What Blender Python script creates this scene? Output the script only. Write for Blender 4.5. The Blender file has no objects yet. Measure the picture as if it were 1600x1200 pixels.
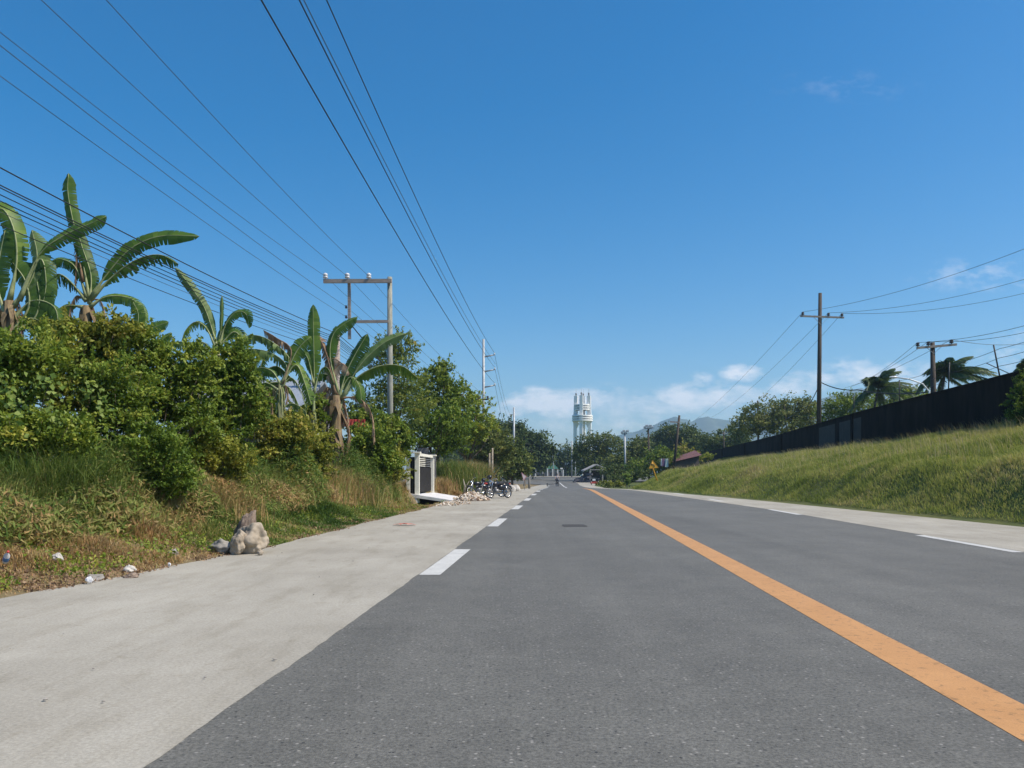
import bpy, bmesh, math, random
import numpy as np
from mathutils import Vector, Matrix
random.seed(7); RNG = np.random.default_rng(7)
SC = bpy.context.scene
COL = SC.collection
R = math.radians

# ------------------------------------------------------------------ camera
F = 1230.0; H = 1.3; VX, VY = 800.0, 740.0        # focal length and principal point of the photograph, in its pixels
cd = bpy.data.cameras.new('camera'); cam = bpy.data.objects.new('camera', cd); COL.objects.link(cam)
cam.location = (0, 0, H); cam.rotation_euler = (R(90), 0, 0)
cd.sensor_width = 36; cd.lens = 36 * F / 1600; cd.shift_y = 140 / 1600; cd.clip_end = 20000; cd.clip_start = .05
SC.camera = cam
SC.view_settings.view_transform = 'Standard'; SC.view_settings.look = 'None'
SC.view_settings.gamma = 1; SC.view_settings.exposure = 0.44
SC.cycles.max_bounces = 6; SC.cycles.transparent_max_bounces = 8; SC.cycles.volume_bounces = 1
SC.cycles.use_adaptive_sampling = True; SC.cycles.adaptive_threshold = .015

# ------------------------------------------------------------------ sun and sky
SUN_EL = 52.0
SUN_DIR = Vector((math.cos(R(SUN_EL)) * .96, math.cos(R(SUN_EL)) * -.28, math.sin(R(SUN_EL))))
ld = bpy.data.lights.new('sun', 'SUN'); ld.energy = 4.3; ld.angle = R(.53); ld.color = (1, .90, .76)
lo = bpy.data.objects.new('sun', ld); COL.objects.link(lo)
lo.rotation_euler = SUN_DIR.to_track_quat('Z', 'Y').to_euler(); lo.location = (60, -20, 60)
W = bpy.data.worlds.new('World'); SC.world = W; W.use_nodes = True
nt = W.node_tree; nt.nodes.clear()
def N(t, **k):
    n = nt.nodes.new(t)
    for a, b in k.items(): setattr(n, a, b)
    return n
def LK(a, b): nt.links.new(a, b)
def M_(op, a, b=None, c=None, clamp=False):
    n = N('ShaderNodeMath', operation=op); n.use_clamp = clamp
    for i, v in enumerate((a, b, c)):
        if v is None: continue
        if isinstance(v, (int, float)): n.inputs[i].default_value = v
        else: LK(v, n.inputs[i])
    return n.outputs[0]
sky = N('ShaderNodeTexSky', sky_type='NISHITA', sun_disc=False, sun_elevation=R(SUN_EL),
        sun_rotation=math.atan2(SUN_DIR.x, SUN_DIR.y), altitude=0, air_density=1.0, dust_density=1.1, ozone_density=3.0)
hsv = N('ShaderNodeHueSaturation'); hsv.inputs['Hue'].default_value = .497; hsv.inputs['Saturation'].default_value = 1.52; hsv.inputs['Value'].default_value = 1.0
LK(sky.outputs[0], hsv.inputs['Color'])
tc = N('ShaderNodeTexCoord'); sx = N('ShaderNodeSeparateXYZ'); LK(tc.outputs['Generated'], sx.inputs[0])
yy = M_('MAXIMUM', sx.outputs[1], .02)
U = M_('DIVIDE', sx.outputs[0], yy); V = M_('DIVIDE', sx.outputs[2], yy)
cmb = N('ShaderNodeCombineXYZ'); LK(U, cmb.inputs[0]); LK(M_('MULTIPLY', V, 2.0), cmb.inputs[1])
nz = N('ShaderNodeTexNoise'); nz.inputs['Scale'].default_value = 26; nz.inputs['Detail'].default_value = 7; nz.inputs['Roughness'].default_value = .58
LK(cmb.outputs[0], nz.inputs['Vector'])
nz2 = N('ShaderNodeTexNoise'); nz2.inputs['Scale'].default_value = 85; nz2.inputs['Detail'].default_value = 5
LK(cmb.outputs[0], nz2.inputs['Vector'])
def blob(px, py, rx, ry, amp):
    a = M_('DIVIDE', M_('SUBTRACT', U, (px - VX) / F), rx / F)
    b = M_('DIVIDE', M_('SUBTRACT', V, (VY - py) / F), ry / F)
    d = M_('ADD', M_('MULTIPLY', a, a), M_('MULTIPLY', b, b))
    return M_('MULTIPLY', M_('SUBTRACT', 1.0, d, clamp=True), amp)
blobs = [(838, 622, 56, 22, .95), (872, 634, 56, 20, .7), (905, 622, 44, 22, .6), (945, 612, 40, 18, .45), (806, 636, 34, 16, .6),
         (1100, 614, 84, 24, .75), (1050, 630, 90, 18, .6), (1162, 582, 46, 17, .95), (1180, 618, 80, 20, .6), (1098, 588, 22, 12, .7),
         (1250, 598, 60, 22, .7), (1340, 580, 80, 30, .65), (1430, 590, 80, 30, .6), (1540, 430, 150, 34, .3), (1600, 555, 90, 50, .4),
         (980, 650, 300, 46, .42), (1320, 135, 130, 30, .1)]
acc = None
for b in blobs:
    v = blob(*b); acc = v if acc is None else M_('ADD', acc, v)
dens = M_('ADD', M_('MULTIPLY', acc, .8), M_('MULTIPLY', M_('SUBTRACT', nz.outputs[0], .5), 2.8))
dens = M_('ADD', dens, M_('MULTIPLY', M_('SUBTRACT', nz2.outputs[0], .5), .9))
msk = M_('MULTIPLY', acc, 1.9, clamp=True)
dens = M_('MULTIPLY', M_('MULTIPLY', M_('SUBTRACT', dens, .05), .95, clamp=True), msk)
mixc = N('ShaderNodeMixRGB'); LK(M_('MULTIPLY', dens, .74), mixc.inputs[0]); LK(hsv.outputs[0], mixc.inputs[1])
mixc.inputs[2].default_value = (8.6, 8.2, 8.1, 1)
bg = N('ShaderNodeBackground'); bg.inputs['Strength'].default_value = .108
LK(mixc.outputs[0], bg.inputs['Color'])
out = N('ShaderNodeOutputWorld'); LK(bg.outputs[0], out.inputs['Surface'])

# ------------------------------------------------------------------ helpers
def P(px, py, Y): return Vector(((px - VX) / F * Y, Y, H - (py - VY) / F * Y))
def sm(a, b, x):
    t = np.clip((np.asarray(x, float) - a) / (b - a), 0, 1); return t * t * (3 - 2 * t)
def zr(Y):          # the road's long section: level, a slight dip, a slight rise
    return -.35 * sm(58, 95, Y) + .85 * sm(122, 200, Y)
def ip(tab): 
    a = np.array(tab, float); return lambda Y: np.interp(Y, a[:, 0], a[:, 1])
xl = ip([(-20, -3.1), (0, -1.84), (60, 1.92), (100, 4.5), (116, 5.3), (121, 3.2), (124, 0), (128, -8), (134, -40), (210, -60)])
xr = ip([(-20, 6.4), (0, 7.75), (28, 9.35), (57, 9.45), (80, 9.3), (95, 8.8), (112, 9.6), (130, 10.9), (143, 11.3), (150, 30), (210, 60)])
xo = ip([(-20, -7.6), (0, -5.75), (8.2, -5.33), (10, -4.95), (12.8, -4.5), (20, -3.95), (26.6, -3.5), (34, -3.0), (45, -2.1), (57, -.1), (97, 2.4), (115, 4.2), (120, 1.5), (123, -8), (130, -60), (210, -60)])
xt = ip([(-20, 12.7), (19.3, 12.55), (37, 12.1), (50, 11.2), (66, 10.3), (80, 10.0), (105, 10.9), (150, 15.5), (210, 60)])
bt = ip([(-20, 12.7), (19.3, 12.55), (37, 12.1), (50, 11.2), (66, 10.3), (80, 12.0), (100, 18), (130, 29), (160, 39), (170, 42)])
wx = ip([(-20, 18.5), (0, 20.2), (20, 21.9), (36, 23.5), (56, 25.5), (91, 29.6), (150, 37.8), (175, 43)])
wz = ip([(-20, 3.6), (20, 3.6), (36, 3.5), (56, 3.15), (91, 3.1), (150, 3.7), (175, 3.9)])
wt = ip([(-20, 6.4), (20, 6.2), (36, 6.0), (56, 5.85), (91, 5.4), (150, 5.5), (175, 5.6)])
_g = RNG.random((256, 256))
def vn(x, y, s=1.0):
    x = np.asarray(x, float) * s + 1000.3; y = np.asarray(y, float) * s + 1000.7
    xi = np.floor(x).astype(int); yi = np.floor(y).astype(int); fx = x - xi; fy = y - yi
    fx = fx * fx * (3 - 2 * fx); fy = fy * fy * (3 - 2 * fy)
    g = lambda a, b: _g[a % 256, b % 256]
    return (g(xi, yi) * (1 - fx) + g(xi + 1, yi) * fx) * (1 - fy) + (g(xi, yi + 1) * (1 - fx) + g(xi + 1, yi + 1) * fx) * fy
def zl(x, Y):       # the left verge and the land behind it
    x = np.asarray(x, float); Y = np.asarray(Y, float)
    d = xo(Y) - x
    A = np.interp(Y, [0, 26, 31, 34.5, 45, 49, 62, 80], [.95, .8, .5, .05, .05, .4, .3, .15])
    z = zr(Y) + A * sm(0, 3.2, d) + (vn(x, Y, .9) - .5) * .16 * sm(0, 1.2, d) + .03 * (vn(x, Y, 4) - .5) * sm(0, .3, d)
    z += -.5 * sm(.25, .5, d) * (1 - sm(1.6, 1.9, d)) * (sm(31, 34, Y) - sm(44, 46, Y))
    return z + .35 * sm(1.8, 2.2, d) * (sm(35.5, 37, Y) - sm(44, 46, Y)) - .012 * (d < .05)
def zb(x, Y):       # the grass bank on the right
    x = np.asarray(x, float); Y = np.asarray(Y, float)
    a, b = bt(Y), wx(Y); t = np.clip((x - a) / (b - a), 0, 1.15)
    prof = .32 * sm(0, .25, t) + .68 * t ** 1.1
    return zr(Y) + (wz(Y) - zr(Y)) * np.minimum(prof, 1) + (vn(x, Y, .45) - .5) * .35 * sm(0, .2, t) * (1 - sm(.8, 1, t)) + .02

def tag(o, label=None, cat=None, group=None, kind=None):
    if label: o['label'] = label
    if cat: o['category'] = cat
    if group: o['group'] = group
    if kind: o['kind'] = kind
    return o
def empty(name, loc, label, cat, group=None, rz=0):
    o = bpy.data.objects.new(name, None); COL.objects.link(o); o.location = loc; o.rotation_euler = (0, 0, rz)
    o.empty_display_size = .2
    return tag(o, label, cat, group)
def link(name, me, mats, parent=None, local=False):
    o = bpy.data.objects.new(name, me); COL.objects.link(o)
    for m in (mats if isinstance(mats, (list, tuple)) else [mats]): me.materials.append(m)
    if parent:
        o.parent = parent
        if not local:        # mesh was written in world coordinates: move its vertices into the parent's frame
            M = Matrix.Translation(parent.location) @ parent.rotation_euler.to_matrix().to_4x4()
            p = parent.parent
            while p: M = Matrix.Translation(p.location) @ p.rotation_euler.to_matrix().to_4x4() @ M; p = p.parent
            me.transform(M.inverted())
    return o
def ctree(o, parent=None):
    c = o.copy(); COL.objects.link(c); c.parent = parent
    for ch in list(o.children): ctree(ch, c)
    return c

class MB:
    def __init__(s): s.v = []; s.f = []; s.sm = []; s.mi = []
    def add(s, v, f, smooth=False, mi=0):
        o = len(s.v); s.v += [tuple(p) for p in v]
        for q in f: s.f.append(tuple(i + o for i in q)); s.sm.append(smooth); s.mi.append(mi)
    def box(s, c, sz, rz=0, mi=0, rot=None):
        M = rot if rot is not None else Matrix.Rotation(rz, 3, 'Z'); c = Vector(c); v = []
        for a in (-.5, .5):
            for b in (-.5, .5):
                for d in (-.5, .5): v.append(c + M @ Vector((a * sz[0], b * sz[1], d * sz[2])))
        s.add(v, [(0, 1, 3, 2), (4, 6, 7, 5), (0, 4, 5, 1), (2, 3, 7, 6), (0, 2, 6, 4), (1, 5, 7, 3)], False, mi); return s
    def bar(s, a, b, w, h=None, mi=0):
        a, b = Vector(a), Vector(b); d = b - a
        q = d.to_track_quat('X', 'Z').to_matrix(); s.box((a + b) / 2, (d.length, w, h or w), rot=q, mi=mi); return s
    def tube(s, pts, r, n=8, mi=0, cap=True, smooth=True):
        pts = [Vector(p) for p in pts]; k = len(pts); rs = r if isinstance(r, (list, tuple)) else [r] * k
        v = []; up = Vector((0, 0, 1)); prev = None
        for i, p in enumerate(pts):
            t = (pts[min(i + 1, k - 1)] - pts[max(i - 1, 0)]).normalized()
            a = t.cross(up if abs(t.z) < .95 else Vector((1, 0, 0))) if prev is None else prev - t * prev.dot(t)
            a.normalize(); prev = a; b = t.cross(a)
            for j in range(n):
                an = 2 * math.pi * j / n; v.append(p + (a * math.cos(an) + b * math.sin(an)) * rs[i])
        f = [(i * n + j, i * n + (j + 1) % n, (i + 1) * n + (j + 1) % n, (i + 1) * n + j) for i in range(k - 1) for j in range(n)]
        s.add(v, f, smooth, mi)
        if cap:
            s.f.append(tuple(len(s.v) - len(v) + j for j in reversed(range(n)))); s.sm.append(False); s.mi.append(mi)
            s.f.append(tuple(len(s.v) - n + j for j in range(n))); s.sm.append(False); s.mi.append(mi)
        return s
    def lathe(s, c, prof, n=16, axis='Z', mi=0, smooth=True):
        c = Vector(c); v = []; Q = {'Z': Matrix.Identity(3), 'Y': Matrix.Rotation(R(-90), 3, 'X'), 'X': Matrix.Rotation(R(90), 3, 'Y')}[axis]
        for r, z in prof:
            for j in range(n):
                a = 2 * math.pi * j / n; v.append(c + Q @ Vector((r * math.cos(a), r * math.sin(a), z)))
        k = len(prof); f = [(i * n + j, i * n + (j + 1) % n, (i + 1) * n + (j + 1) % n, (i + 1) * n + j) for i in range(k - 1) for j in range(n)]
        f += [tuple(reversed(range(n))), tuple((k - 1) * n + j for j in range(n))]
        s.add(v, f, smooth, mi); return s
    def torus(s, c, Rr, r, n=24, m=8, axis='Y', mi=0):
        c = Vector(c); v = []
        for i in range(n):
            a = 2 * math.pi * i / n
            for j in range(m):
                b = 2 * math.pi * j / m; q = Rr + r * math.cos(b); w = r * math.sin(b)
                p = {'Y': (q * math.cos(a), w, q * math.sin(a)), 'Z': (q * math.cos(a), q * math.sin(a), w), 'X': (w, q * math.cos(a), q * math.sin(a))}[axis]
                v.append(c + Vector(p))
        s.add(v, [(i * m + j, i * m + (j + 1) % m, ((i + 1) % n) * m + (j + 1) % m, ((i + 1) % n) * m + j) for i in range(n) for j in range(m)], True, mi); return s
    def prism(s, poly, a, b, mi=0):     # poly: list of Vectors (a face), extruded by vector b-a
        off = Vector(b) - Vector(a); n = len(poly); v = [Vector(p) for p in poly] + [Vector(p) + off for p in poly]
        s.add(v, [tuple(reversed(range(n))), tuple(range(n, 2 * n))] + [(i, (i + 1) % n, (i + 1) % n + n, i + n) for i in range(n)], False, mi); return s
    def blob(s, c, rad, seg=14, rough=.15, seed=0, mi=0, rot=None, smooth=False, flat=None):
        rn = random.Random(seed); c = Vector(c); v = []; rings = seg // 2 + 1
        fr = [(Vector((rn.uniform(-1, 1), rn.uniform(-1, 1), rn.uniform(-1, 1))).normalized(), rn.uniform(.55, .95)) for _ in range(int(9))]
        ph = [rn.uniform(0, 6) for _ in range(6)]
        for i in range(rings + 1):
            th = math.pi * i / rings
            for j in range(seg):
                a = 2 * math.pi * j / seg
                d = Vector((math.sin(th) * math.cos(a), math.sin(th) * math.sin(a), math.cos(th)))
                q = 1 + rough * (math.sin(3 * d.x + ph[0]) * math.sin(4 * d.y + ph[1]) + .5 * math.sin(7 * d.z + ph[2] + 5 * d.x) * math.sin(6 * d.y + ph[3]))
                if flat:
                    for nn, k in fr:
                        pr = d.dot(nn) * q
                        if pr > k: q *= 1 - flat * (pr - k) / pr
                p = Vector((d.x * rad[0], d.y * rad[1], d.z * rad[2])) * q
                v.append(c + (rot @ p if rot else p))
        s.add(v, [(i * seg + j, (i + 1) * seg + j, (i + 1) * seg + (j + 1) % seg, i * seg + (j + 1) % seg) for i in range(rings) for j in range(seg)], smooth, mi); return s
    def build(s, name, mats, parent=None, local=False, bevel=0):
        me = bpy.data.meshes.new(name); me.from_pydata(s.v, [], s.f); 
        me.polygons.foreach_set('use_smooth', s.sm); me.polygons.foreach_set('material_index', s.mi); me.update()
        o = link(name, me, mats, parent, local)
        if bevel:
            m = o.modifiers.new('b', 'BEVEL'); m.width = bevel; m.segments = 2; m.limit_method = 'ANGLE'
        return o

def npmesh(name, V, T, tint=None, smooth=False):
    me = bpy.data.meshes.new(name); V = np.asarray(V, np.float32); T = np.asarray(T, np.int32)
    me.vertices.add(len(V)); me.vertices.foreach_set('co', V.ravel())
    k = T.shape[1]; me.loops.add(T.size); me.loops.foreach_set('vertex_index', T.ravel())
    me.polygons.add(len(T)); me.polygons.foreach_set('loop_start', np.arange(0, T.size, k, dtype=np.int32))
    if tint is not None:
        at = me.attributes.new('tint', 'FLOAT', 'POINT'); at.data.foreach_set('value', np.asarray(tint, np.float32))
    if smooth: me.polygons.foreach_set('use_smooth', np.ones(len(T), bool))
    me.update(calc_edges=True); return me
def sheet(name, rows, mat, smooth=True, parent=None):    # rows: array (n, m, 3)
    rows = np.asarray(rows, float); n, m, _ = rows.shape
    i = np.arange(n - 1)[:, None] * m + np.arange(m - 1)[None, :]; i = i.ravel()
    T = np.stack([i, i + 1, i + m + 1, i + m], 1)
    return link(name, npmesh(name, rows.reshape(-1, 3), T, smooth=smooth), mat, parent)

# ------------------------------------------------------------------ materials
def mat(name, c1, c2=None, rough=.7, scale=5, detail=6, bump=0, bscale=None, metal=0, spec=.5, lo=.35, hi=.65, stretch=None, coord='Object'):
    m = bpy.data.materials.new(name); m.use_nodes = True; t = m.node_tree; b = t.nodes['Principled BSDF']
    b.inputs['Roughness'].default_value = rough; b.inputs['Metallic'].default_value = metal; b.inputs['Specular IOR Level'].default_value = spec
    tcn = t.nodes.new('ShaderNodeTexCoord'); vec = tcn.outputs[coord]
    if stretch:
        mp = t.nodes.new('ShaderNodeMapping'); mp.inputs['Scale'].default_value = stretch; t.links.new(vec, mp.inputs[0]); vec = mp.outputs[0]
    n = t.nodes.new('ShaderNodeTexNoise'); n.inputs['Scale'].default_value = scale; n.inputs['Detail'].default_value = detail
    n.inputs['Roughness'].default_value = .62; t.links.new(vec, n.inputs['Vector'])
    r = t.nodes.new('ShaderNodeValToRGB'); r.color_ramp.elements[0].position = lo; r.color_ramp.elements[1].position = hi
    r.color_ramp.elements[0].color = (*c1, 1); r.color_ramp.elements[1].color = (*(c2 or [min(1, x * 1.15) for x in c1]), 1)
    t.links.new(n.outputs[0], r.inputs[0]); t.links.new(r.outputs[0], b.inputs['Base Color'])
    if bump:
        n2 = t.nodes.new('ShaderNodeTexNoise'); n2.inputs['Scale'].default_value = bscale or scale * 4; n2.inputs['Detail'].default_value = 6
        t.links.new(vec, n2.inputs['Vector']); bp = t.nodes.new('ShaderNodeBump'); bp.inputs['Strength'].default_value = min(1, bump * 10)
        bp.inputs['Distance'].default_value = bump; t.links.new(n2.outputs[0], bp.inputs['Height']); t.links.new(bp.outputs[0], b.inputs['Normal'])
    return m
def leafmat(name, cols, rough=.45, trans=.3, spec=.4, nscale=.8, namt=.35):
    m = bpy.data.materials.new(name); m.use_nodes = True; t = m.node_tree; b = t.nodes['Principled BSDF']
    b.inputs['Roughness'].default_value = min(.7, rough + .08); b.inputs['Specular IOR Level'].default_value = spec * .75
    a = t.nodes.new('ShaderNodeAttribute'); a.attribute_name = 'tint'
    g = t.nodes.new('ShaderNodeNewGeometry'); n = t.nodes.new('ShaderNodeTexNoise'); n.inputs['Scale'].default_value = nscale; n.inputs['Detail'].default_value = 3
    t.links.new(g.outputs['Position'], n.inputs['Vector'])
    ad = t.nodes.new('ShaderNodeMath'); ad.operation = 'MULTIPLY_ADD'; t.links.new(n.outputs[0], ad.inputs[0]); ad.inputs[1].default_value = namt
    sb = t.nodes.new('ShaderNodeMath'); sb.operation = 'SUBTRACT'; t.links.new(a.outputs['Fac'], sb.inputs[0]); sb.inputs[1].default_value = namt / 2
    t.links.new(sb.outputs[0], ad.inputs[2])
    r = t.nodes.new('ShaderNodeValToRGB'); e = r.color_ramp.elements
    while len(e) < len(cols): e.new(.5)
    for i, (p, c) in enumerate(cols): e[i].position = p; e[i].color = (*c, 1)
    t.links.new(ad.outputs[0], r.inputs[0]); t.links.new(r.outputs[0], b.inputs['Base Color'])
    tr = t.nodes.new('ShaderNodeBsdfTranslucent'); hs = t.nodes.new('ShaderNodeHueSaturation'); hs.inputs['Hue'].default_value = .485
    hs.inputs['Value'].default_value = 1.5; t.links.new(r.outputs[0], hs.inputs['Color']); t.links.new(hs.outputs[0], tr.inputs['Color'])
    mx = t.nodes.new('ShaderNodeMixShader'); mx.inputs[0].default_value = trans
    t.links.new(b.outputs[0], mx.inputs[1]); t.links.new(tr.outputs[0], mx.inputs[2]); t.links.new(mx.outputs[0], t.nodes['Material Output'].inputs['Surface'])
    return m
G = lambda r, g, b: (r, g, b)
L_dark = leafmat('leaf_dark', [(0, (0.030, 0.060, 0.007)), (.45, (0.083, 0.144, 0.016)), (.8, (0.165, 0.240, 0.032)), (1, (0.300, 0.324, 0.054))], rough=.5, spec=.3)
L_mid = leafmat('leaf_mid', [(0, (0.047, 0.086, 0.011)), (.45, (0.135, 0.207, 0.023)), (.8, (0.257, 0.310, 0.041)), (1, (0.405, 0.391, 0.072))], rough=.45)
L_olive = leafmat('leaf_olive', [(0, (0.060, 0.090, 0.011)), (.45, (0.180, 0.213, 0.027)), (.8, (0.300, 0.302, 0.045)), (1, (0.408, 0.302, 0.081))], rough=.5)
L_vine = leafmat('leaf_vine', [(0, (.07, .13, .02)), (.5, (.17, .26, .05)), (1, (.27, .34, .09))], rough=.5, trans=.4)
L_far = leafmat('leaf_far', [(0, (0.027, 0.052, 0.011)), (.5, (0.081, 0.121, 0.027)), (.85, (0.162, 0.196, 0.038)), (1, (0.176, 0.172, 0.048))], rough=.6, nscale=.3, trans=.2)
L_farlt = leafmat('leaf_far_light', [(0, (0.050, 0.078, 0.017)), (.5, (0.138, 0.174, 0.043)), (.85, (0.237, 0.246, 0.067)), (1, (0.250, 0.213, 0.076))], rough=.6, nscale=.3, trans=.25)
L_bar = leafmat('leaf_feathery', [(0, (0.052, 0.099, 0.023)), (.5, (0.143, 0.198, 0.041)), (.9, (0.260, 0.297, 0.054)), (1, (0.364, 0.242, 0.054))], rough=.5, trans=.35)
GR = leafmat('grass_blades', [(0, (.05, .10, .02)), (.3, (.10, .17, .035)), (.52, (.19, .24, .06)), (.72, (.33, .28, .11)), (.88, (.42, .26, .12)), (1, (.42, .33, .17))], rough=.6, trans=.35, spec=.2, nscale=.5, namt=.2)
GRB = leafmat('bank_grass', [(0, (.07, .11, .025)), (.3, (.18, .235, .05)), (.58, (.30, .325, .09)), (.82, (.35, .31, .13)), (1, (.44, .38, .24))], rough=.65, trans=.35, spec=.15, nscale=.35, namt=.35)
BAN = leafmat('banana_leaf', [(0, (0.033, 0.083, 0.016)), (.45, (0.085, 0.165, 0.027)), (.8, (0.195, 0.286, 0.045)), (1, (0.390, 0.418, 0.144))], rough=.4, trans=.35, nscale=3, namt=.25)
BAN_L = leafmat('banana_leaf_pale', [(0, (.09, .16, .045)), (.5, (.19, .27, .09)), (1, (.34, .38, .2))], rough=.45, trans=.3, nscale=3, namt=.25)
BAN_D = leafmat('banana_leaf_dead', [(0, (.13, .075, .04)), (.5, (.3, .2, .12)), (1, (.5, .38, .26))], rough=.8, trans=.2, nscale=6, namt=.5)
RIB = mat('banana_rib', (.2, .25, .1), (.33, .36, .18), .5)
PSEUDO = mat('banana_trunk', (.1, .06, .035), (.26, .2, .1), .8, 3, bump=.02, stretch=(4, 4, .6))
PSEUDO_G = mat('banana_trunk_green', (.12, .17, .05), (.25, .24, .12), .7, 3, bump=.01, stretch=(3, 3, .5))
PALM = leafmat('palm_leaf', [(0, (.02, .05, .014)), (.5, (.06, .11, .03)), (1, (.17, .2, .07))], rough=.4, spec=.5)
BARK = mat('bark', (.06, .045, .03), (.17, .14, .1), .9, 6, bump=.02)
BARKL = mat('bark_pale', (.2, .17, .13), (.38, .34, .28), .9, 6, bump=.01)

def ramped(m_name, builder): pass
# asphalt
ASPH = bpy.data.materials.new('asphalt'); ASPH.use_nodes = True
def asph():
    t = ASPH.node_tree; b = t.nodes['Principled BSDF']; b.inputs['Roughness'].default_value = .72; b.inputs['Specular IOR Level'].default_value = .35
    tcn = t.nodes.new('ShaderNodeTexCoord'); o = tcn.outputs['Object']
    def noise(sc, det=4, ro=.6, vec=o):
        n = t.nodes.new('ShaderNodeTexNoise'); n.inputs['Scale'].default_value = sc; n.inputs['Detail'].default_value = det; n.inputs['Roughness'].default_value = ro
        t.links.new(vec, n.inputs['Vector']); return n.outputs[0]
    def ramp(v, a, b_, c1, c2):
        r = t.nodes.new('ShaderNodeValToRGB'); r.color_ramp.elements[0].position = a; r.color_ramp.elements[1].position = b_
        r.color_ramp.elements[0].color = (*c1, 1); r.color_ramp.elements[1].color = (*c2, 1); t.links.new(v, r.inputs[0]); return r.outputs[0]
    def mul(a, b_, f=1, bt_='MULTIPLY'):
        m = t.nodes.new('ShaderNodeMixRGB'); m.blend_type = bt_; m.inputs[0].default_value = f if not hasattr(f, 'links') else 1
        if hasattr(f, 'links'): t.links.new(f, m.inputs[0])
        for i, v in ((1, a), (2, b_)):
            if isinstance(v, tuple): m.inputs[i].default_value = (*v, 1)
            else: t.links.new(v, m.inputs[i])
        return m.outputs[0]
    base = ramp(noise(2.2, 5), .3, .7, (.113, .112, .100), (.134, .132, .118))
    mp = t.nodes.new('ShaderNodeMapping'); mp.inputs['Rotation'].default_value = (0, 0, R(3.58)); mp.inputs['Scale'].default_value = (1.6, .035, 1); t.links.new(o, mp.inputs[0])
    trk = ramp(noise(1.0, 3, .5, mp.outputs[0]), .35, .65, (.92, .92, .92), (1.06, 1.06, 1.06)); base = mul(base, trk)
    pat = ramp(noise(.35, 4, .6), .35, .65, (.88, .88, .88), (1.08, 1.08, 1.08)); base = mul(base, pat)
    gr = ramp(noise(45, 4, .8), .32, .68, (.5, .5, .5), (1.5, 1.5, 1.5)); base = mul(base, gr); base = mul(base, ramp(noise(11, 5, .7), .3, .7, (.86, .86, .86), (1.12, 1.12, 1.12)))
    vo = t.nodes.new('ShaderNodeTexVoronoi'); vo.inputs['Scale'].default_value = 30; t.links.new(o, vo.inputs['Vector'])
    sp = ramp(vo.outputs['Distance'], .12, .34, (1, 1, 1), (0, 0, 0))
    hsh = t.nodes.new('ShaderNodeSeparateColor'); t.links.new(vo.outputs['Color'], hsh.inputs[0])
    g = t.nodes.new('ShaderNodeMath'); g.operation = 'GREATER_THAN'; t.links.new(hsh.outputs[0], g.inputs[0]); g.inputs[1].default_value = .84
    g2 = t.nodes.new('ShaderNodeMath'); g2.operation = 'MULTIPLY'; t.links.new(g.outputs[0], g2.inputs[0]); t.links.new(sp, g2.inputs[1])
    base = mul(base, (.27, .26, .24), g2.outputs[0], 'MIX')
    dk = t.nodes.new('ShaderNodeMath'); dk.operation = 'LESS_THAN'; t.links.new(hsh.outputs[1], dk.inputs[0]); dk.inputs[1].default_value = .13
    d2 = t.nodes.new('ShaderNodeMath'); d2.operation = 'MULTIPLY'; t.links.new(dk.outputs[0], d2.inputs[0]); t.links.new(sp, d2.inputs[1])
    base = mul(base, (.03, .03, .03), d2.outputs[0], 'MIX')
    t.links.new(base, b.inputs['Base Color'])
    bp = t.nodes.new('ShaderNodeBump'); bp.inputs['Strength'].default_value = .5; bp.inputs['Distance'].default_value = .006
    t.links.new(noise(90, 3, .7), bp.inputs['Height']); t.links.new(bp.outputs[0], b.inputs['Normal'])
asph()
def groundmat(name, layers, bump=.01, bscale=60, rough=.85):
    """layers: [(scale, stretch or None, lo, hi, c_lo, c_hi, mode)] multiplied over one another"""
    m = bpy.data.materials.new(name); m.use_nodes = True; t = m.node_tree; b = t.nodes['Principled BSDF']; b.inputs['Roughness'].default_value = rough
    b.inputs['Specular IOR Level'].default_value = .25
    tcn = t.nodes.new('ShaderNodeTexCoord'); prev = None
    for sc, st, lo_, hi_, c1, c2, mode in layers:
        vec = tcn.outputs['Object']
        if st:
            mp = t.nodes.new('ShaderNodeMapping'); mp.inputs['Rotation'].default_value = (0, 0, R(3.58)); mp.inputs['Scale'].default_value = st; t.links.new(vec, mp.inputs[0]); vec = mp.outputs[0]
        n = t.nodes.new('ShaderNodeTexNoise'); n.inputs['Scale'].default_value = sc; n.inputs['Detail'].default_value = 6; n.inputs['Roughness'].default_value = .65; t.links.new(vec, n.inputs['Vector'])
        r = t.nodes.new('ShaderNodeValToRGB'); r.color_ramp.elements[0].position = lo_; r.color_ramp.elements[1].position = hi_
        r.color_ramp.elements[0].color = (*c1, 1); r.color_ramp.elements[1].color = (*c2, 1); t.links.new(n.outputs[0], r.inputs[0])
        if prev is None: prev = r.outputs[0]
        else:
            x = t.nodes.new('ShaderNodeMixRGB'); x.blend_type = 'MULTIPLY'; x.inputs[0].default_value = 1
            t.links.new(prev, x.inputs[1]); t.links.new(r.outputs[0], x.inputs[2]); prev = x.outputs[0]
    t.links.new(prev, b.inputs['Base Color'])
    n = t.nodes.new('ShaderNodeTexNoise'); n.inputs['Scale'].default_value = bscale; n.inputs['Detail'].default_value = 5; t.links.new(tcn.outputs['Object'], n.inputs['Vector'])
    bp = t.nodes.new('ShaderNodeBump'); bp.inputs['Strength'].default_value = .5; bp.inputs['Distance'].default_value = bump
    t.links.new(n.outputs[0], bp.inputs['Height']); t.links.new(bp.outputs[0], b.inputs['Normal']); return m
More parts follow.
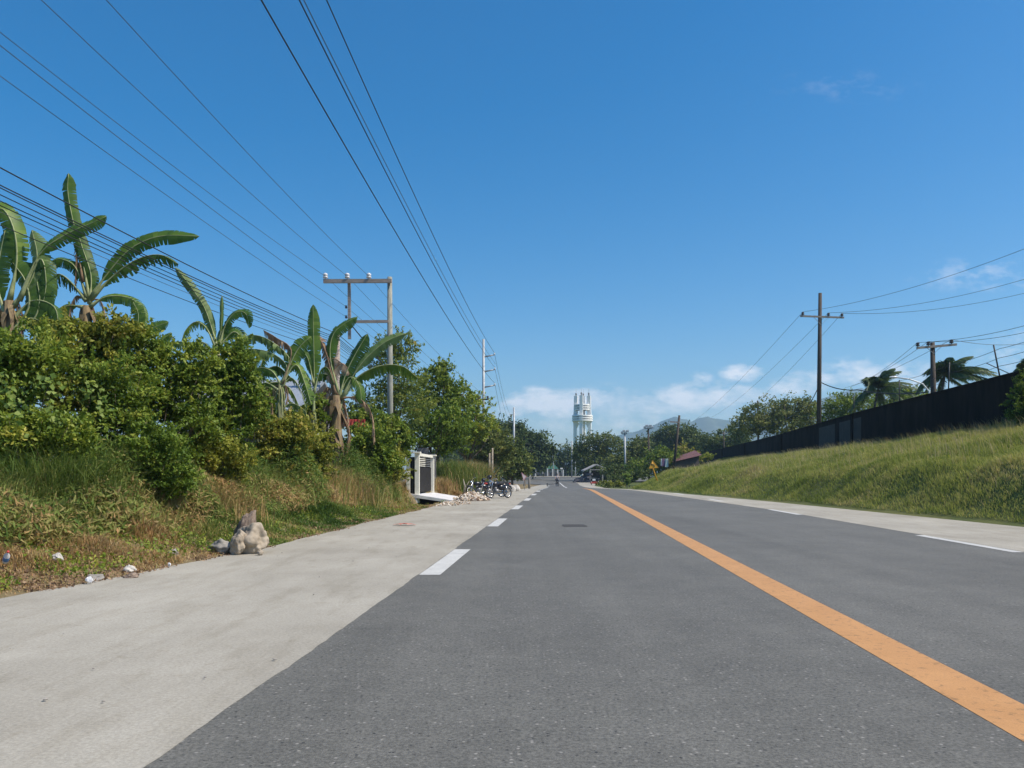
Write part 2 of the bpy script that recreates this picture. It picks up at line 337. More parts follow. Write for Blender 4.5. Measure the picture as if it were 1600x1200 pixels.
CONC = groundmat('concrete_shoulder', [(1.1, (1, .4, 1), .3, .7, (.315, .298, .258), (.385, .367, .322), ''), (3.0, (1.0, .22, 1), .38, .5, (.9, .89, .87), (1, 1, 1), ''),
                  (.35, None, .35, .65, (.86, .85, .82), (1.08, 1.08, 1.06), ''), (6, None, .28, .42, (.84, .82, .78), (1, 1, 1), ''), (45, None, .3, .7, (.8, .8, .8), (1.18, 1.18, 1.18), '')], .004, 80)
SOIL = groundmat('soil', [(.8, None, .35, .65, (.16, .12, .07), (.25, .2, .12), ''), (7, None, .3, .7, (.7, .75, .6), (1.15, 1.1, 1), ''), (40, None, .3, .7, (.7, .7, .7), (1.2, 1.2, 1.2), '')], .03, 25)
LAND = groundmat('land', [(.05, None, .35, .65, (.05, .08, .02), (.12, .14, .04), ''), (2, None, .3, .7, (.7, .75, .6), (1.15, 1.1, 1), '')], .03, 25)
BANKS = groundmat('bank_soil', [(.3, None, .35, .65, (.075, .105, .025), (.15, .15, .05), ''), (5, None, .3, .7, (.7, .75, .6), (1.15, 1.1, 1), ''), (40, None, .3, .7, (.7, .7, .7), (1.2, 1.2, 1.2), '')], .03, 25)
YEL = groundmat('road_paint_yellow', [(2.5, None, .3, .7, (.45, .235, .09), (.53, .285, .115), ''), (14, None, .36, .44, (.62, .66, .72), (1, 1, 1), ''), (110, None, .3, .6, (.8, .8, .8), (1.05, 1.05, 1.05), '')], .002, 90, .6)
WHT = groundmat('road_paint_white', [(3, None, .3, .7, (.46, .46, .44), (.58, .58, .55), ''), (12, None, .3, .42, (.7, .7, .7), (1, 1, 1), ''), (110, None, .3, .6, (.85, .85, .85), (1.05, 1.05, 1.05), '')], .002, 90, .6)
PATCH = groundmat('tar_patch', [(6, None, .3, .7, (.05, .05, .05), (.075, .073, .07), '')], .003, 90)

# ------------------------------------------------------------------ setting: ground, road, shoulders, markings
def ydiv(a, b, mul=1.05, mn=.5):
    out = [a]; 
    while out[-1] < b: out.append(out[-1] + max(mn, abs(out[-1]) * (mul - 1)))
    out[-1] = b; return np.array(out)
Ys = np.concatenate([np.arange(-30, 60, 5.), np.arange(60, 240, 4.), [260, 300, 400, 600, 900, 1500, 2500, 3900]])
Xs = np.array([-3900, -1500, -600, -250, -120, -60, -25, 0, 25, 60, 120, 250, 600, 1500, 3900.])
rows = [[(x, y, float(zr(y)) - .25) for x in Xs] for y in Ys]
tag(sheet('ground', rows, LAND), kind='structure')
Yr = np.concatenate([np.arange(-20, 100, 1.), np.arange(100, 150, 1.), np.arange(150, 206, 4.)])
rows = [[(xl(y) - .3 * (y < 114) + (xr(y) + .3 * (y < 114) - xl(y)) * t, y, float(zr(y))) for t in np.linspace(0, 1, 13)] for y in Yr]
tag(sheet('road', rows, ASPH), kind='structure')
Yl = np.concatenate([np.arange(-20, 0, 2.), np.arange(0, 30, .12), np.arange(30, 116, 1.)])
eo = lambda y: xo(y) - .12 + .25 * vn(y, 3, .6) + .1 * vn(y, 8, 2.5)
rows = [[(eo(y) + (xl(y) + .025 * (vn(y, 1, 1.6) - .5) + .02 * (vn(y, 2, 6) - .5) - eo(y)) * t, y, float(zr(y)) + .0015 + y * .00006) for t in np.linspace(0, 1, 5)] for y in Yl if y < 119]
tag(sheet('shoulder_left', rows, CONC), kind='structure')
rows = [[(xr(y) + (xt(y) + .1 + .2 * vn(y, 5, .5) - xr(y)) * t, y, float(zr(y)) + .0015 + y * .00006) for t in np.linspace(0, 1, 5)] for y in np.arange(-20, 146, 1.)]
tag(sheet('shoulder_right', rows, CONC), kind='structure')
# far pavement beyond the bend
rows = [[(x, y, float(zr(200)) + z) for x in np.linspace(-50, 42, 20)] for y, z in ((188, .03), (188.02, .15), (194, .16))]
tag(sheet('far_pavement', rows, CONC, smooth=False), kind='structure')
def strip(u, y0, y1, w, n=4, slope=.0626):
    return [[(u + s * w / 2 + slope * y, y, float(zr(y)) + .002 + y * .00008) for s in (-1, 1)] for y in np.linspace(y0, y1, n)]
tag(sheet('yellow_line', strip(2.42, -10, 66, .36, 40) + [[(2.42 + .0626 * y + s * .18 - .002 * (y - 66) ** 2 / 3, y, float(zr(y)) + .002 + y * .00008) for s in (-1, 1)] for y in (70, 75, 80)], YEL), kind='structure')
rows = [[(a + s * .09, y, float(zr(y)) + .002 + y * .00008) for s in (-1, 1)] for a, y in ((6.2, 89), (6.6, 100), (7.3, 115), (7.9, 128), (8.2, 136))]
tag(sheet('far_white_line', rows, WHT), kind='structure')
k = 0
for i in range(11):
    y0 = 10.1 + 9.25 * i
    tag(sheet('lane_dash', strip(-1.69, y0, y0 + 3.4, .27), WHT), kind='structure')
for i in range(5):
    y0 = 13.0 + 11.9 * i
    if y0 < 55: tag(sheet('edge_dash', strip(7.55, y0, y0 + 3.6, .2), WHT), kind='structure')
rows = [[(P(898, 822, 19.5).x + (s - .5) * (.5 + .15 * vn(y, 2, 3)), y, .0045) for s in (0, .5, 1)] for y in np.linspace(19.2, 20.1, 8)]
tag(sheet('tar_patch', rows, PATCH), kind='structure')
# left verge and the land behind it
dd = np.concatenate([[-.35, 0], np.linspace(.15, 6, 30), np.linspace(7, 60, 14)])
yv = np.concatenate([np.arange(-12, 60, .5), np.arange(60, 121, 2.)])
rows = np.zeros((len(yv), len(dd), 3))
for i, y in enumerate(yv):
    x = xo(y) - dd; rows[i, :, 0] = x; rows[i, :, 1] = y; rows[i, :, 2] = zl(x, np.full_like(x, y)) - .02 * (dd < 0)
tag(sheet('left_verge', rows, SOIL), kind='structure')
# right bank
tt = np.concatenate([np.linspace(-.02, 1, 30), [1.15, 3, 12]])
yv = np.concatenate([np.arange(-20, 100, 1.), np.arange(100, 171, 3.)])
rows = np.zeros((len(yv), len(tt), 3))
for i, y in enumerate(yv):
    x = bt(y) + (wx(y) - bt(y)) * tt; rows[i, :, 0] = x; rows[i, :, 1] = y; rows[i, :, 2] = zb(x, np.full_like(x, y)) - .03 * (tt < 0)
tag(sheet('grass_bank', rows, BANKS), kind='structure')
# mountains
MT = groundmat('mountain', [(.004, None, .35, .65, (.05, .075, .035), (.1, .11, .06), ''), (.03, None, .3, .7, (.7, .7, .7), (1.2, 1.2, 1.2), '')], 6, .02)
def ridge(name, prof, Y, depth, lab):
    pr = np.array(prof, float); xs = np.linspace(pr[0, 0], pr[-1, 0], 220); rows = []
    top = np.interp(xs, pr[:, 0], pr[:, 1]) - 7 * sm(740, 690, np.interp(xs, pr[:, 0], pr[:, 1])) if False else np.interp(xs, pr[:, 0], pr[:, 1] - 6)
    k = 14
    for j in range(k):
        t = j / (k - 1) * 2; s = 1 - abs(t - 1)
        y = Y + (t - 1) * depth; hh = (VY - top) / F * Y
        jit = (vn(xs, j * 7, .05) - .5) * 26 * (1 - abs(s - .5) * 1.6) + (vn(xs, j * 3, .2) - .5) * 7
        rows.append([((x - VX) / F * Y, y + 40 * vn(x, j, .03), float(zr(300)) - 3 + max(0, h * s ** 1.15 + jj * (0 if s == 1 else 1) + (0 if s < 1 else jj * .12))) for x, h, jj in zip(xs, hh, jit)])
    tag(sheet(name, rows, MT), kind='structure')
ridge('mountains', [(780, 742), (860, 712), (880, 698), (905, 700), (930, 694), (960, 684), (1000, 668), (1020, 662), (1035, 654), (1052, 646), (1066, 652), (1078, 656), (1090, 651), (1102, 645), (1118, 650), (1135, 654), (1150, 652), (1180, 640), (1240, 628), (1300, 612), (1340, 600), (1400, 605), (1500, 640), (1700, 700)], 3000, 600, '')
# ------------------------------------------------------------------ haze
hm = bpy.data.materials.new('haze'); hm.use_nodes = True; t = hm.node_tree; t.nodes.remove(t.nodes['Principled BSDF'])
pv = t.nodes.new('ShaderNodeVolumePrincipled'); pv.inputs['Color'].default_value = (.48, .72, 1, 1); pv.inputs['Density'].default_value = .00024; pv.inputs['Anisotropy'].default_value = .2
t.links.new(pv.outputs[0], t.nodes['Material Output'].inputs['Volume'])
hb = MB().box((0, 1850, 168), (8000, 3960, 340)); ho = hb.build('haze', hm); tag(ho, kind='stuff')

# ------------------------------------------------------------------ foliage
def leaf_arrays(Pt, size, tint, out=None, aspect=.5, updir=.35, droop=0, rng=RNG):
    n = len(Pt); d = rng.normal(size=(n, 3))
    if out is not None: d = d * .7 + out * .8
    d[:, 2] -= droop; d /= np.linalg.norm(d, axis=1)[:, None] + 1e-9
    nn = rng.normal(size=(n, 3)); nn[:, 2] += updir * 3
    if out is not None: nn += out * .9
    s = np.cross(d, nn); s /= np.linalg.norm(s, axis=1)[:, None] + 1e-9
    nn = np.cross(s, d)
    L = (size * rng.uniform(.65, 1.35, n))[:, None]; w = L * aspect * .5
    v = np.empty((n, 4, 3)); v[:, 0] = Pt - d * L * .5; v[:, 2] = Pt + d * L * .5
    m = Pt - d * L * .08 + nn * w * .35; v[:, 1] = m + s * w; v[:, 3] = m - s * w
    i = np.arange(n)[:, None] * 4
    T = np.concatenate([i + [[0, 1, 2]], i + [[0, 2, 3]]], 0)
    return v.reshape(-1, 3), T, np.repeat(tint, 4)
def crown_pts(ells, Y, per, clump=.28, zsq=1.0, rng=RNG, depth=.85, fill=.35):
    """ells: (px, py, rx, ry[, dY]) ellipses of the crown as seen; returns leaf centres, outward directions and a clump tint"""
    PP, OO, TT = [], [], []
    for e in ells:
        px, py, rx, ry = e[:4]; y = Y + (e[4] if len(e) > 4 else 0); c = np.array(P(px, py, y)); a = rx / F * y; b = ry / F * y
        rad = np.array([a, a * depth, b]); nc = int(max(14, 48 * (1 + .25 * (a * b)) ** .5 / (clump / .28) ** 2)); nc = min(nc, 260)
        d = rng.normal(size=(nc, 3)); d /= np.linalg.norm(d, axis=1)[:, None]
        r = rng.uniform(fill * fill, 1.0, nc) ** .5; cc = c + d * rad * (r * rng.uniform(.8, 1.06, nc))[:, None]
        cr = clump * (a * b) ** .5 * rng.uniform(.6, 1.35, nc)
        nl = int(per * a * b / nc * 13) + 3
        q = rng.normal(size=(nc, nl, 3)); q /= np.linalg.norm(q, axis=2)[..., None]; q[..., 2] = np.where(rng.random((nc, nl)) < .55, np.abs(q[..., 2]), q[..., 2])
        pts = cc[:, None] + q * (cr[:, None] * rng.uniform(.45, 1.15, (nc, nl)))[..., None] * np.array([1, 1, .75])
        tt = rng.normal(.45, .16, nc)[:, None] + rng.normal(0, .13, (nc, nl))
        PP.append(pts.reshape(-1, 3)); OO.append(q.reshape(-1, 3)); TT.append(tt.ravel())
    return np.concatenate(PP), np.concatenate(OO), np.clip(np.concatenate(TT), 0, 1)
def limbs(mb, base, ells, Y, r0, n=7, seed=0, fork=.45):
    rn = random.Random(seed); base = Vector(base)
    c = sum((P(e[0], e[1], Y + (e[4] if len(e) > 4 else 0)) for e in ells), Vector()) / len(ells)
    f = base.lerp(c, fork) + Vector((rn.uniform(-.2, .2), 0, 0)); m = base.lerp(f, .5) + Vector((rn.uniform(-.1, .1), rn.uniform(-.1, .1), 0)) * (f - base).length * .4
    mb.tube([base - Vector((0, 0, .3)), base, m, f], [r0 * 1.25, r0 * 1.1, r0 * .85, r0 * .7], 9)
    for i in range(n):
        e = rn.choice(ells); y = Y + (e[4] if len(e) > 4 else 0); a = e[2] / F * y; b = e[3] / F * y
        t = P(e[0], e[1], y) + Vector((rn.uniform(-.7, .7) * a, rn.uniform(-.6, .6) * a, rn.uniform(-.3, .8) * b))
        s = f.lerp(m, rn.uniform(0, .5)); k = s.lerp(t, .5) + Vector((rn.uniform(-.1, .1), rn.uniform(-.1, .1), -.08)) * (t - s).length
        mb.tube([s, k, t], [r0 * .45, r0 * .28, r0 * .08], 6)
def plant(name, label, cat, Y, ells, leaf, per, lm, base=None, r0=.08, bark=BARK, group=None, clump=.28, aspect=.5, crown='crown', stem='trunk', seed=0, tshift=0, droop=0, nl=7, fork=.45, depth=.85, fill=.35, keep=None):
    rng = np.random.default_rng(100 + seed)
    if base is None:
        px = sum(e[0] for e in ells) / len(ells); x = (px - VX) / F * Y
        base = (x, Y, float(zl(x, Y)) if x < xo(Y) else (float(zb(x, Y)) if x > bt(Y) else float(zr(Y))))
    e = empty(name, base, label, cat, group)
    pts, out, tint = crown_pts(ells, Y, per, clump, rng=rng, depth=depth, fill=fill)
    if keep is not None: m = keep(pts); pts, out, tint = pts[m], out[m], tint[m]
    sp, so, st_ = [], [], []        # young shoots standing out of the outline
    for e_ in ells:
        y_ = Y + (e_[4] if len(e_) > 4 else 0); c = np.array(P(e_[0], e_[1], y_)); a, b = e_[2] / F * y_, e_[3] / F * y_
        for _ in range(26 if Y < 60 else 8):
            d_ = rng.normal(size=3); d_[2] = abs(d_[2]) * .9 - .15; d_ /= np.linalg.norm(d_); p_ = c + d_ * [a * .9, a * depth * .9, b * .92]
            g_d = d_ * .7 + np.array([0, 0, .55]) + rng.normal(0, .25, 3); L_ = (.14 + (.42 if Y < 60 else .12) * rng.random() ** 2) * min(a, b) + leaf; m_ = max(4, int(L_ / (leaf * .3)))
            t_ = np.linspace(0, 1, m_)[:, None]; q_ = p_ + g_d * L_ * t_ + np.array([rng.normal(0, .2), 0, -.3]) * L_ * t_ ** 2
            sp.append(np.repeat(q_, 2, 0) + rng.normal(0, leaf * .22, (2 * m_, 3))); so.append(np.tile(g_d * .6, (2 * m_, 1))); st_.append(np.full(2 * m_, .5 + .3 * rng.random()))
    if keep is None: pts = np.concatenate([pts] + sp); out = np.concatenate([out] + so); tint = np.concatenate([tint] + st_)
    v, T, tn = leaf_arrays(pts, leaf, np.clip(tint + tshift, 0, 1), out, aspect, droop=droop, rng=rng)
    link(crown, npmesh(crown, v, T, tn), lm, e)
    mb = MB(); limbs(mb, base, ells, Y, r0, nl, seed, fork); mb.build(stem, bark, e)
    return e
def blades(base, h, w, lean, tint, rng=RNG, name='grass'):
    n = len(base); a = rng.uniform(0, 2 * np.pi, n); s = np.stack([np.cos(a), np.sin(a), 0 * a], 1) * (w / 2)[:, None]
    b = a + rng.uniform(-.6, .6, n) + np.pi / 2; ln = np.stack([np.cos(b), np.sin(b), 0 * b], 1) * (lean * h)[:, None] if np.ndim(lean) < 2 else lean * h[:, None]
    up = np.zeros((n, 3)); up[:, 2] = h
    v = np.empty((n, 5, 3)); v[:, 0] = base - s; v[:, 1] = base + s
    mid = base + up * .6 + ln * .3; v[:, 2] = mid - s * .75; v[:, 3] = mid + s * .75; v[:, 4] = base + up * (1 - .35 * np.minimum(1, np.abs(lean if np.ndim(lean) == 1 else np.full(n, .3))))[:, None] + ln
    i = np.arange(n)[:, None] * 5; T = np.concatenate([i + [[0, 1, 3]], i + [[0, 3, 2]], i + [[2, 3, 4]]], 0)
    return npmesh(name, v.reshape(-1, 3), T, np.repeat(np.clip(tint, 0, 1), 5))

# ---- the bank's grass: one mass
def bank_grass():
    rng = np.random.default_rng(5); n = 420000
    y = 13 + (130 - 13) * rng.random(n) ** 1.75; t = rng.random(n) ** .9
    x = bt(y) + (wx(y) - bt(y)) * t; vis = (x / y < .69); x, y, t = x[vis], y[vis], t[vis]; n = len(x)
    e = bt(y) + .35 * vn(y, 1, .8); ok = x > e; x, y, t = x[ok], y[ok], t[ok]; n = len(x)
    cl = vn(x, y, .8) * .5 + vn(x, y, 2.2) * .5
    sc = 1 + y / 45
    h = (.05 + .19 * cl ** 1.6 + .10 * sm(.3, .9, t)) * rng.uniform(.6, 1.5, n) * (1 + y / 140)
    w = .010 * sc * rng.uniform(.7, 1.5, n)
    dry = .26 + .42 * vn(x, y, .22) + .45 * (vn(x, y, 1.1) - .5) + .12 * sm(.55, 1, t) + rng.normal(0, .13, n) - .12 * (t < .15)
    wind = np.stack([np.full(n, -.25), np.full(n, -.05), np.zeros(n)], 1) + rng.normal(0, .35, (n, 3)) * [1, 1, 0]
    base = np.stack([x, y, zb(x, y) - .01], 1)
    tag(link('grass', blades(base, h, w, wind, dry, rng), GRB), 'short yellow-green grass covering the bank below the dark wall', 'grass', kind='stuff')
    # seed heads along the crest
    n = 10000; y = 16 + 90 * rng.random(n) ** 1.6; t = 1 - .8 * rng.random(n) ** 1.6; x = bt(y) + (wx(y) - bt(y)) * t
    k = (x / y < .68) & (vn(x, y, .7) > .42); x, y, t = x[k], y[k], t[k]; n = len(x)
    base = np.stack([x, y, zb(x, y)], 1); wind = np.stack([np.full(n, -.3), np.zeros(n), np.zeros(n)], 1) + rng.normal(0, .18, (n, 3)) * [1, 1, 0]
    tag(link('tall_grass', blades(base, rng.uniform(.35, .85, n), .007 * (1 + y / 40), wind, rng.uniform(.7, 1, n), rng), GRB), 'tall straw-coloured seeding grass along the top of the bank', 'grass', kind='stuff')
bank_grass()
# ---- verge grass on the left
def verge():
    rng = np.random.default_rng(6); n = 420000
    y = 5 + 60 * rng.random(n) ** 2.1; d = 4.2 * rng.random(n) ** 1.1
    x = eo(y) - d; k = (x / y > -.69) & ~((y > 34.0) & (y < 45) & (d < 2.2)); x, y, d = x[k], y[k], d[k]; n = len(x)
    dn = vn(x, y, 1.3); k = rng.random(n) < np.clip(.25 + 1.3 * dn, 0, 1) * sm(-.02, .35, d + .3 * vn(x, y, 3) - .12); x, y, d = x[k], y[k], d[k]; n = len(x)
    g = vn(x, y, .55) * .6 + vn(x, y, 1.7) * .4
    h = (.05 + .09 * sm(.1, 1.8, d) + .14 * sm(1.6, 3.4, d)) * rng.uniform(.5, 1.6, n) * (.35 + 2.2 * vn(x, y, 2.3) ** 2)
    w = .008 * (1 + y / 14) * rng.uniform(.7, 1.4, n)
    # dry orange litter close by, a greener stretch past the boulder
    green = sm(11, 15, y) * (1 - sm(27, 34, y)) * .8 + .2
    tint = .84 - .42 * green - 1.3 * (g - .47) + rng.normal(0, .14, n) + .18 * sm(1.5, 2.6, d) * (1 - green)
    base = np.stack([x, y, zl(x, y) - .01], 1)
    tag(link('grass', blades(base, h, w, rng.uniform(.2, 1.5, n), tint, rng), GR), 'patchy green and dry brown grass along the edge of the left concrete shoulder', 'grass', kind='stuff')
verge()
def tallgrass(name, label, px, py, Y, rx, ry, n, h, tint, lean=.7, w=.014, seed=0, group=None, sep=.13):
    """a clump of long blades; (px, py) its foot as seen"""
    rng = np.random.default_rng(seed); c = P(px, py, Y); x = c.x + rng.normal(0, rx / F * Y, n); y = Y + rng.normal(0, ry, n)
    base = np.stack([x, y, zl(x, y) - .02], 1)
    o = link(name, blades(base, h * rng.uniform(.5, 1.2, n), w * rng.uniform(.7, 1.3, n), rng.uniform(.2, 1, n) * lean, tint + rng.normal(0, sep, n), rng), GR)
    # put the origin at the foot
    b = Vector((c.x, Y, float(zl(c.x, Y)))); o.data.transform(Matrix.Translation(-b)); o.location = b
    return tag(o, label, 'grass clump', group)
g_ = 'clumps of tall grass on the left verge'
for i, a in enumerate([
    ('long blue-green arching grass clump in front of the hedge near the left edge', 105, 0, 12.6, 34, .4, 1700, 1.15, .34, 1.5, .013),
    ('sprawling grass clump with dry yellow stems at the extreme left edge', 10, 0, 11.5, 34, .4, 900, .75, .5, 1.2, .012),
    ('thin grass clump mixed with brown stems under the dark glossy shrub', 215, 0, 13.9, 36, .4, 800, .5, .6, 1.1, .013),
    ('dry orange-brown grass clump behind the boulder', 325, 0, 16.3, 34, .6, 2600, .75, .78, 1.0, .014),
    ('tall yellow-green reedy grass clump right of the boulder', 412, 0, 20.4, 26, .6, 1500, .95, .52, .9, .017),
    ('tall straw and green grass clump left of the brown banana trunk', 465, 0, 23.6, 28, .7, 1600, .95, .58, .9, .019),
    ('brownish grass clump at the foot of the brown banana trunk', 520, 0, 26.4, 32, .9, 2800, 1.1, .72, .9, .021),
    ('green grass clump between the brown banana trunk and the white gate', 565, 0, 29.8, 22, .9, 1600, .95, .48, .9, .024),
    ('bright green grass clump just in front of the white gate post', 598, 0, 32.8, 12, .8, 1600, 1.0, .45, .9, .026)]):
    tallgrass('grass_clump', a[0], a[1], a[2], a[3], a[4], a[5], a[6], a[7], a[8], a[9], a[10], 40 + i, g_)
for i, a in enumerate([
    ('reddish dry grass clump right beside the gate ramp', 690, 0, 46.5, 9, .8, 1500, 1.0, .84, .8, .03),
    ('tall green reeds standing behind the rubble heap', 712, 0, 49.5, 18, .9, 3500, 1.9, .46, .6, .04),
    ('tall golden reeds behind the parked motorcycles', 745, 0, 52, 11, .9, 2800, 2.0, .68, .6, .04)]):
    tallgrass('grass_clump', a[0], a[1], a[2], a[3], a[4], a[5], a[6], a[7], a[8], a[9], a[10], 60 + i, g_)

# ---- shrubs of the hedge
gs = 'shrubs of the roadside hedge on the left'
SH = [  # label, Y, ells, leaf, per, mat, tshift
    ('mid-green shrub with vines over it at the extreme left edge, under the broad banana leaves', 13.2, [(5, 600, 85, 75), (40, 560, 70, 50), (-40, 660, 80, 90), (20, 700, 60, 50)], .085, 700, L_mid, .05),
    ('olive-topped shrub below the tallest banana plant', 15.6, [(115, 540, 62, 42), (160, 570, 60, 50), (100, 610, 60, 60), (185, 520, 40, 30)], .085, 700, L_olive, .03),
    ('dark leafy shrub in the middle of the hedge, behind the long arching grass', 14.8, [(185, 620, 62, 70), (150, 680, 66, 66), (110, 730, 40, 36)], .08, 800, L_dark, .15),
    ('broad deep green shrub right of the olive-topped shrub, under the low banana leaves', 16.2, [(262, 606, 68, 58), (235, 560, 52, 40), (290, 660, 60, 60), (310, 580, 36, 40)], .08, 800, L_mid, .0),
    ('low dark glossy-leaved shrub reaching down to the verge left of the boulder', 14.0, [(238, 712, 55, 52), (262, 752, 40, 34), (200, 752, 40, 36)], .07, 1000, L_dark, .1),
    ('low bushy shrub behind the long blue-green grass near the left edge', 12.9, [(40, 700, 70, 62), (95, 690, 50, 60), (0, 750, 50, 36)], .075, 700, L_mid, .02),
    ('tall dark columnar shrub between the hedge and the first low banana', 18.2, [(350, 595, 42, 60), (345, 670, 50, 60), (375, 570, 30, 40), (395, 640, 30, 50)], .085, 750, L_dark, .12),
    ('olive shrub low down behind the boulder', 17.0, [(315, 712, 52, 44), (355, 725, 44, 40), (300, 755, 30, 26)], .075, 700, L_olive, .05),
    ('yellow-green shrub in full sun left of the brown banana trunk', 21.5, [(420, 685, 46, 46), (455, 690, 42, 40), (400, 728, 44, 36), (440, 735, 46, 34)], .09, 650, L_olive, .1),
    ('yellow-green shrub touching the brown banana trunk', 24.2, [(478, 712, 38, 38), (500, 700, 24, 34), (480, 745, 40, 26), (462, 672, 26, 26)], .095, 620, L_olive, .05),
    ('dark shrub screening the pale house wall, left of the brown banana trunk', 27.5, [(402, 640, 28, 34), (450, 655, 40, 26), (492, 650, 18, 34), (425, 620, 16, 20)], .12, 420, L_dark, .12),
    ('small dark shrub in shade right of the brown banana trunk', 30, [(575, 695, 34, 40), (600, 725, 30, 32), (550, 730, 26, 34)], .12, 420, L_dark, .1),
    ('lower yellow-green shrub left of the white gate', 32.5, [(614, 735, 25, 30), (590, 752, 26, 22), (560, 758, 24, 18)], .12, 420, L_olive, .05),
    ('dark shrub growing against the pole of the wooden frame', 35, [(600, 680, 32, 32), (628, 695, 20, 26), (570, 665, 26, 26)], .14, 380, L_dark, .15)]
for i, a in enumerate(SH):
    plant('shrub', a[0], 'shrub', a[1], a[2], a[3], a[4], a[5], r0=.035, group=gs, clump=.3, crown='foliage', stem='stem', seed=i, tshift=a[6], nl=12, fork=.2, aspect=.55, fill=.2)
def vine(label, Y, ells, seed, per=230):
    rng = np.random.default_rng(seed); PP = []
    for px, py, rx, ry in ells:
        c = np.array(P(px, py, Y)); a, b = rx / F * Y, ry / F * Y; n = int(per * a * b * 3)
        q = rng.normal(size=(n, 3)) * [.5, .0, .5]; PP.append(c + q * [a, 1, b] + np.stack([0 * q[:, 0], -.25 * (1 - q[:, 0] ** 2) + rng.uniform(-.1, .15, n), 0 * q[:, 0]], 1))
    pts = np.concatenate(PP); out = np.tile([.25, -.8, .5], (len(pts), 1))
    v, T, tn = leaf_arrays(pts, .085, rng.uniform(.3, 1, len(pts)), out * .6, .95, droop=.8, rng=rng)
    b = Vector(P(ells[0][0], ells[0][1], Y)); v = v - np.array(b)
    o = link('climbing_vine', npmesh('climbing_vine', v, T, tn), L_vine); o.location = b; return tag(o, label, 'vine', 'pale vines over the hedge')
vine('pale heart-leaved vine trailing over the hedge at the left edge', 11.9, [(20, 610, 32, 26), (75, 600, 30, 14), (40, 645, 24, 24), (90, 640, 12, 26)], 3)
vine('pale vine sprig over the dark shrub in the middle of the hedge', 13.7, [(150, 612, 20, 14), (168, 640, 14, 28), (155, 680, 8, 22)], 4)

# ------------------------------------------------------------------ banana plants
def bleaf(name, parent, path, Y, w, m, tat=0, hang=.2, face=.8, pet=.15, seed=0, dy=0, tint=.5):
    """path in photo pixels, foot to tip; w full blade width in pixels"""
    rn = np.random.default_rng(seed); n = 30
    pts = [P(px, py, Y + dy * i / (len(path) - 1)) for i, (px, py) in enumerate(path)]
    # Catmull-Rom
    q = [pts[0] * 2 - pts[1]] + pts + [pts[-1] * 2 - pts[-2]]; C = []
    for i in range(n + 1):
        u = i / n * (len(pts) - 1); j = min(int(u), len(pts) - 2); f = u - j; a, b, c, d = q[j:j + 4]
        C.append(.5 * ((2 * b) + (c - a) * f + (2 * a - 5 * b + 4 * c - d) * f * f + (3 * b - a - 3 * c + d) * f ** 3))
    Wd = w / F * Y * (.52 if tat else .48); vs, fs, tn = [], [], []
    nd = Vector((rn.uniform(-.5, .5), -1, rn.uniform(-.1, .6))).normalized()
    def prof(t):
        if t < pet: return .03
        s = (t - pet) / (1 - pet); return max(.04, min(1, (s * 4.5) ** .6) * min(1, ((1 - s) * 5.0) ** .55))
    for side in (-1, 1):
        fold = rn.uniform(.1, .75) + (.2 if tat else 0); k0 = .0
        for i in range(n):
            t0, t1 = i / n, (i + 1) / n
            if t1 < pet: continue
            back = nd * -1
            def sdat(i_):
                tn_ = (C[min(i_ + 1, n)] - C[max(i_ - 1, 0)]).normalized(); q_ = tn_.cross(nd)
                if q_.length < .1: q_ = tn_.cross(Vector((.5, -.5, .5)))
                return tn_, q_.normalized() * side
            tan, sA = sdat(i); _, sB = sdat(i + 1)
            torn = rn.random() < (.85 if tat else .36)
            if torn: k0 = rn.normal(0, .5 if tat > 1 else .25 if tat else .1)
            dA, dB = [(q_ * (1 - hang) + Vector((0, 0, -1)) * hang + back * (fold + k0 * .6)).normalized() for q_ in (sA, sB)]
            w0, w1 = prof(t0) * Wd, prof(t1) * Wd
            ln = rn.uniform(.6, 1.1) if tat else rn.uniform(.93, 1.03)
            a0, a1 = C[i], C[i + 1]; slope = tan * Wd * .18
            shr = rn.uniform(.1, .6) if tat else (.35 if torn else 0)
            seg = (a1 - a0)
            e0 = a0 + dA * w0 * ln + slope * prof(t0) + seg * shr * .5; e1 = a1 + dB * w1 * ln + slope * prof(t1) - seg * shr * .5
            h0 = a0 + dA * w0 * .5 + nd * w0 * .12 + slope * .3; h1 = a1 + dB * w1 * .5 + nd * w1 * .12 + slope * .3
            e0 += Vector((0, 0, -1)) * w0 * hang * .5; e1 += Vector((0, 0, -1)) * w1 * hang * .5
            o = len(vs); vs += [a0, a1, h1, h0, e1, e0]; fs += [(o, o + 1, o + 2, o + 3), (o + 3, o + 2, o + 4, o + 5)]
            tv = tint + rn.normal(0, .09); tn += [tv + .15, tv + .15, tv, tv, tv - .05, tv - .05]
    me = MB(); me.v = [tuple(v) for v in vs]; me.f = fs; me.sm = [True] * len(fs); me.mi = [0] * len(fs)
    me.tube(C[::2] , [max(.006, Wd * .10 * (1 - .8 * i / (len(C[::2]) - 1)) + .045 * max(0, 1 - i / 3)) for i in range(len(C[::2]))], 5, mi=1)
    o = me.build(name, [m, RIB if m is not BAN_D else m], parent)
    at = o.data.attributes.new('tint', 'FLOAT', 'POINT'); arr = np.full(len(o.data.vertices), .5, np.float32); arr[:len(tn)] = np.clip(tn, 0, 1); at.data.foreach_set('value', arr)
    return o
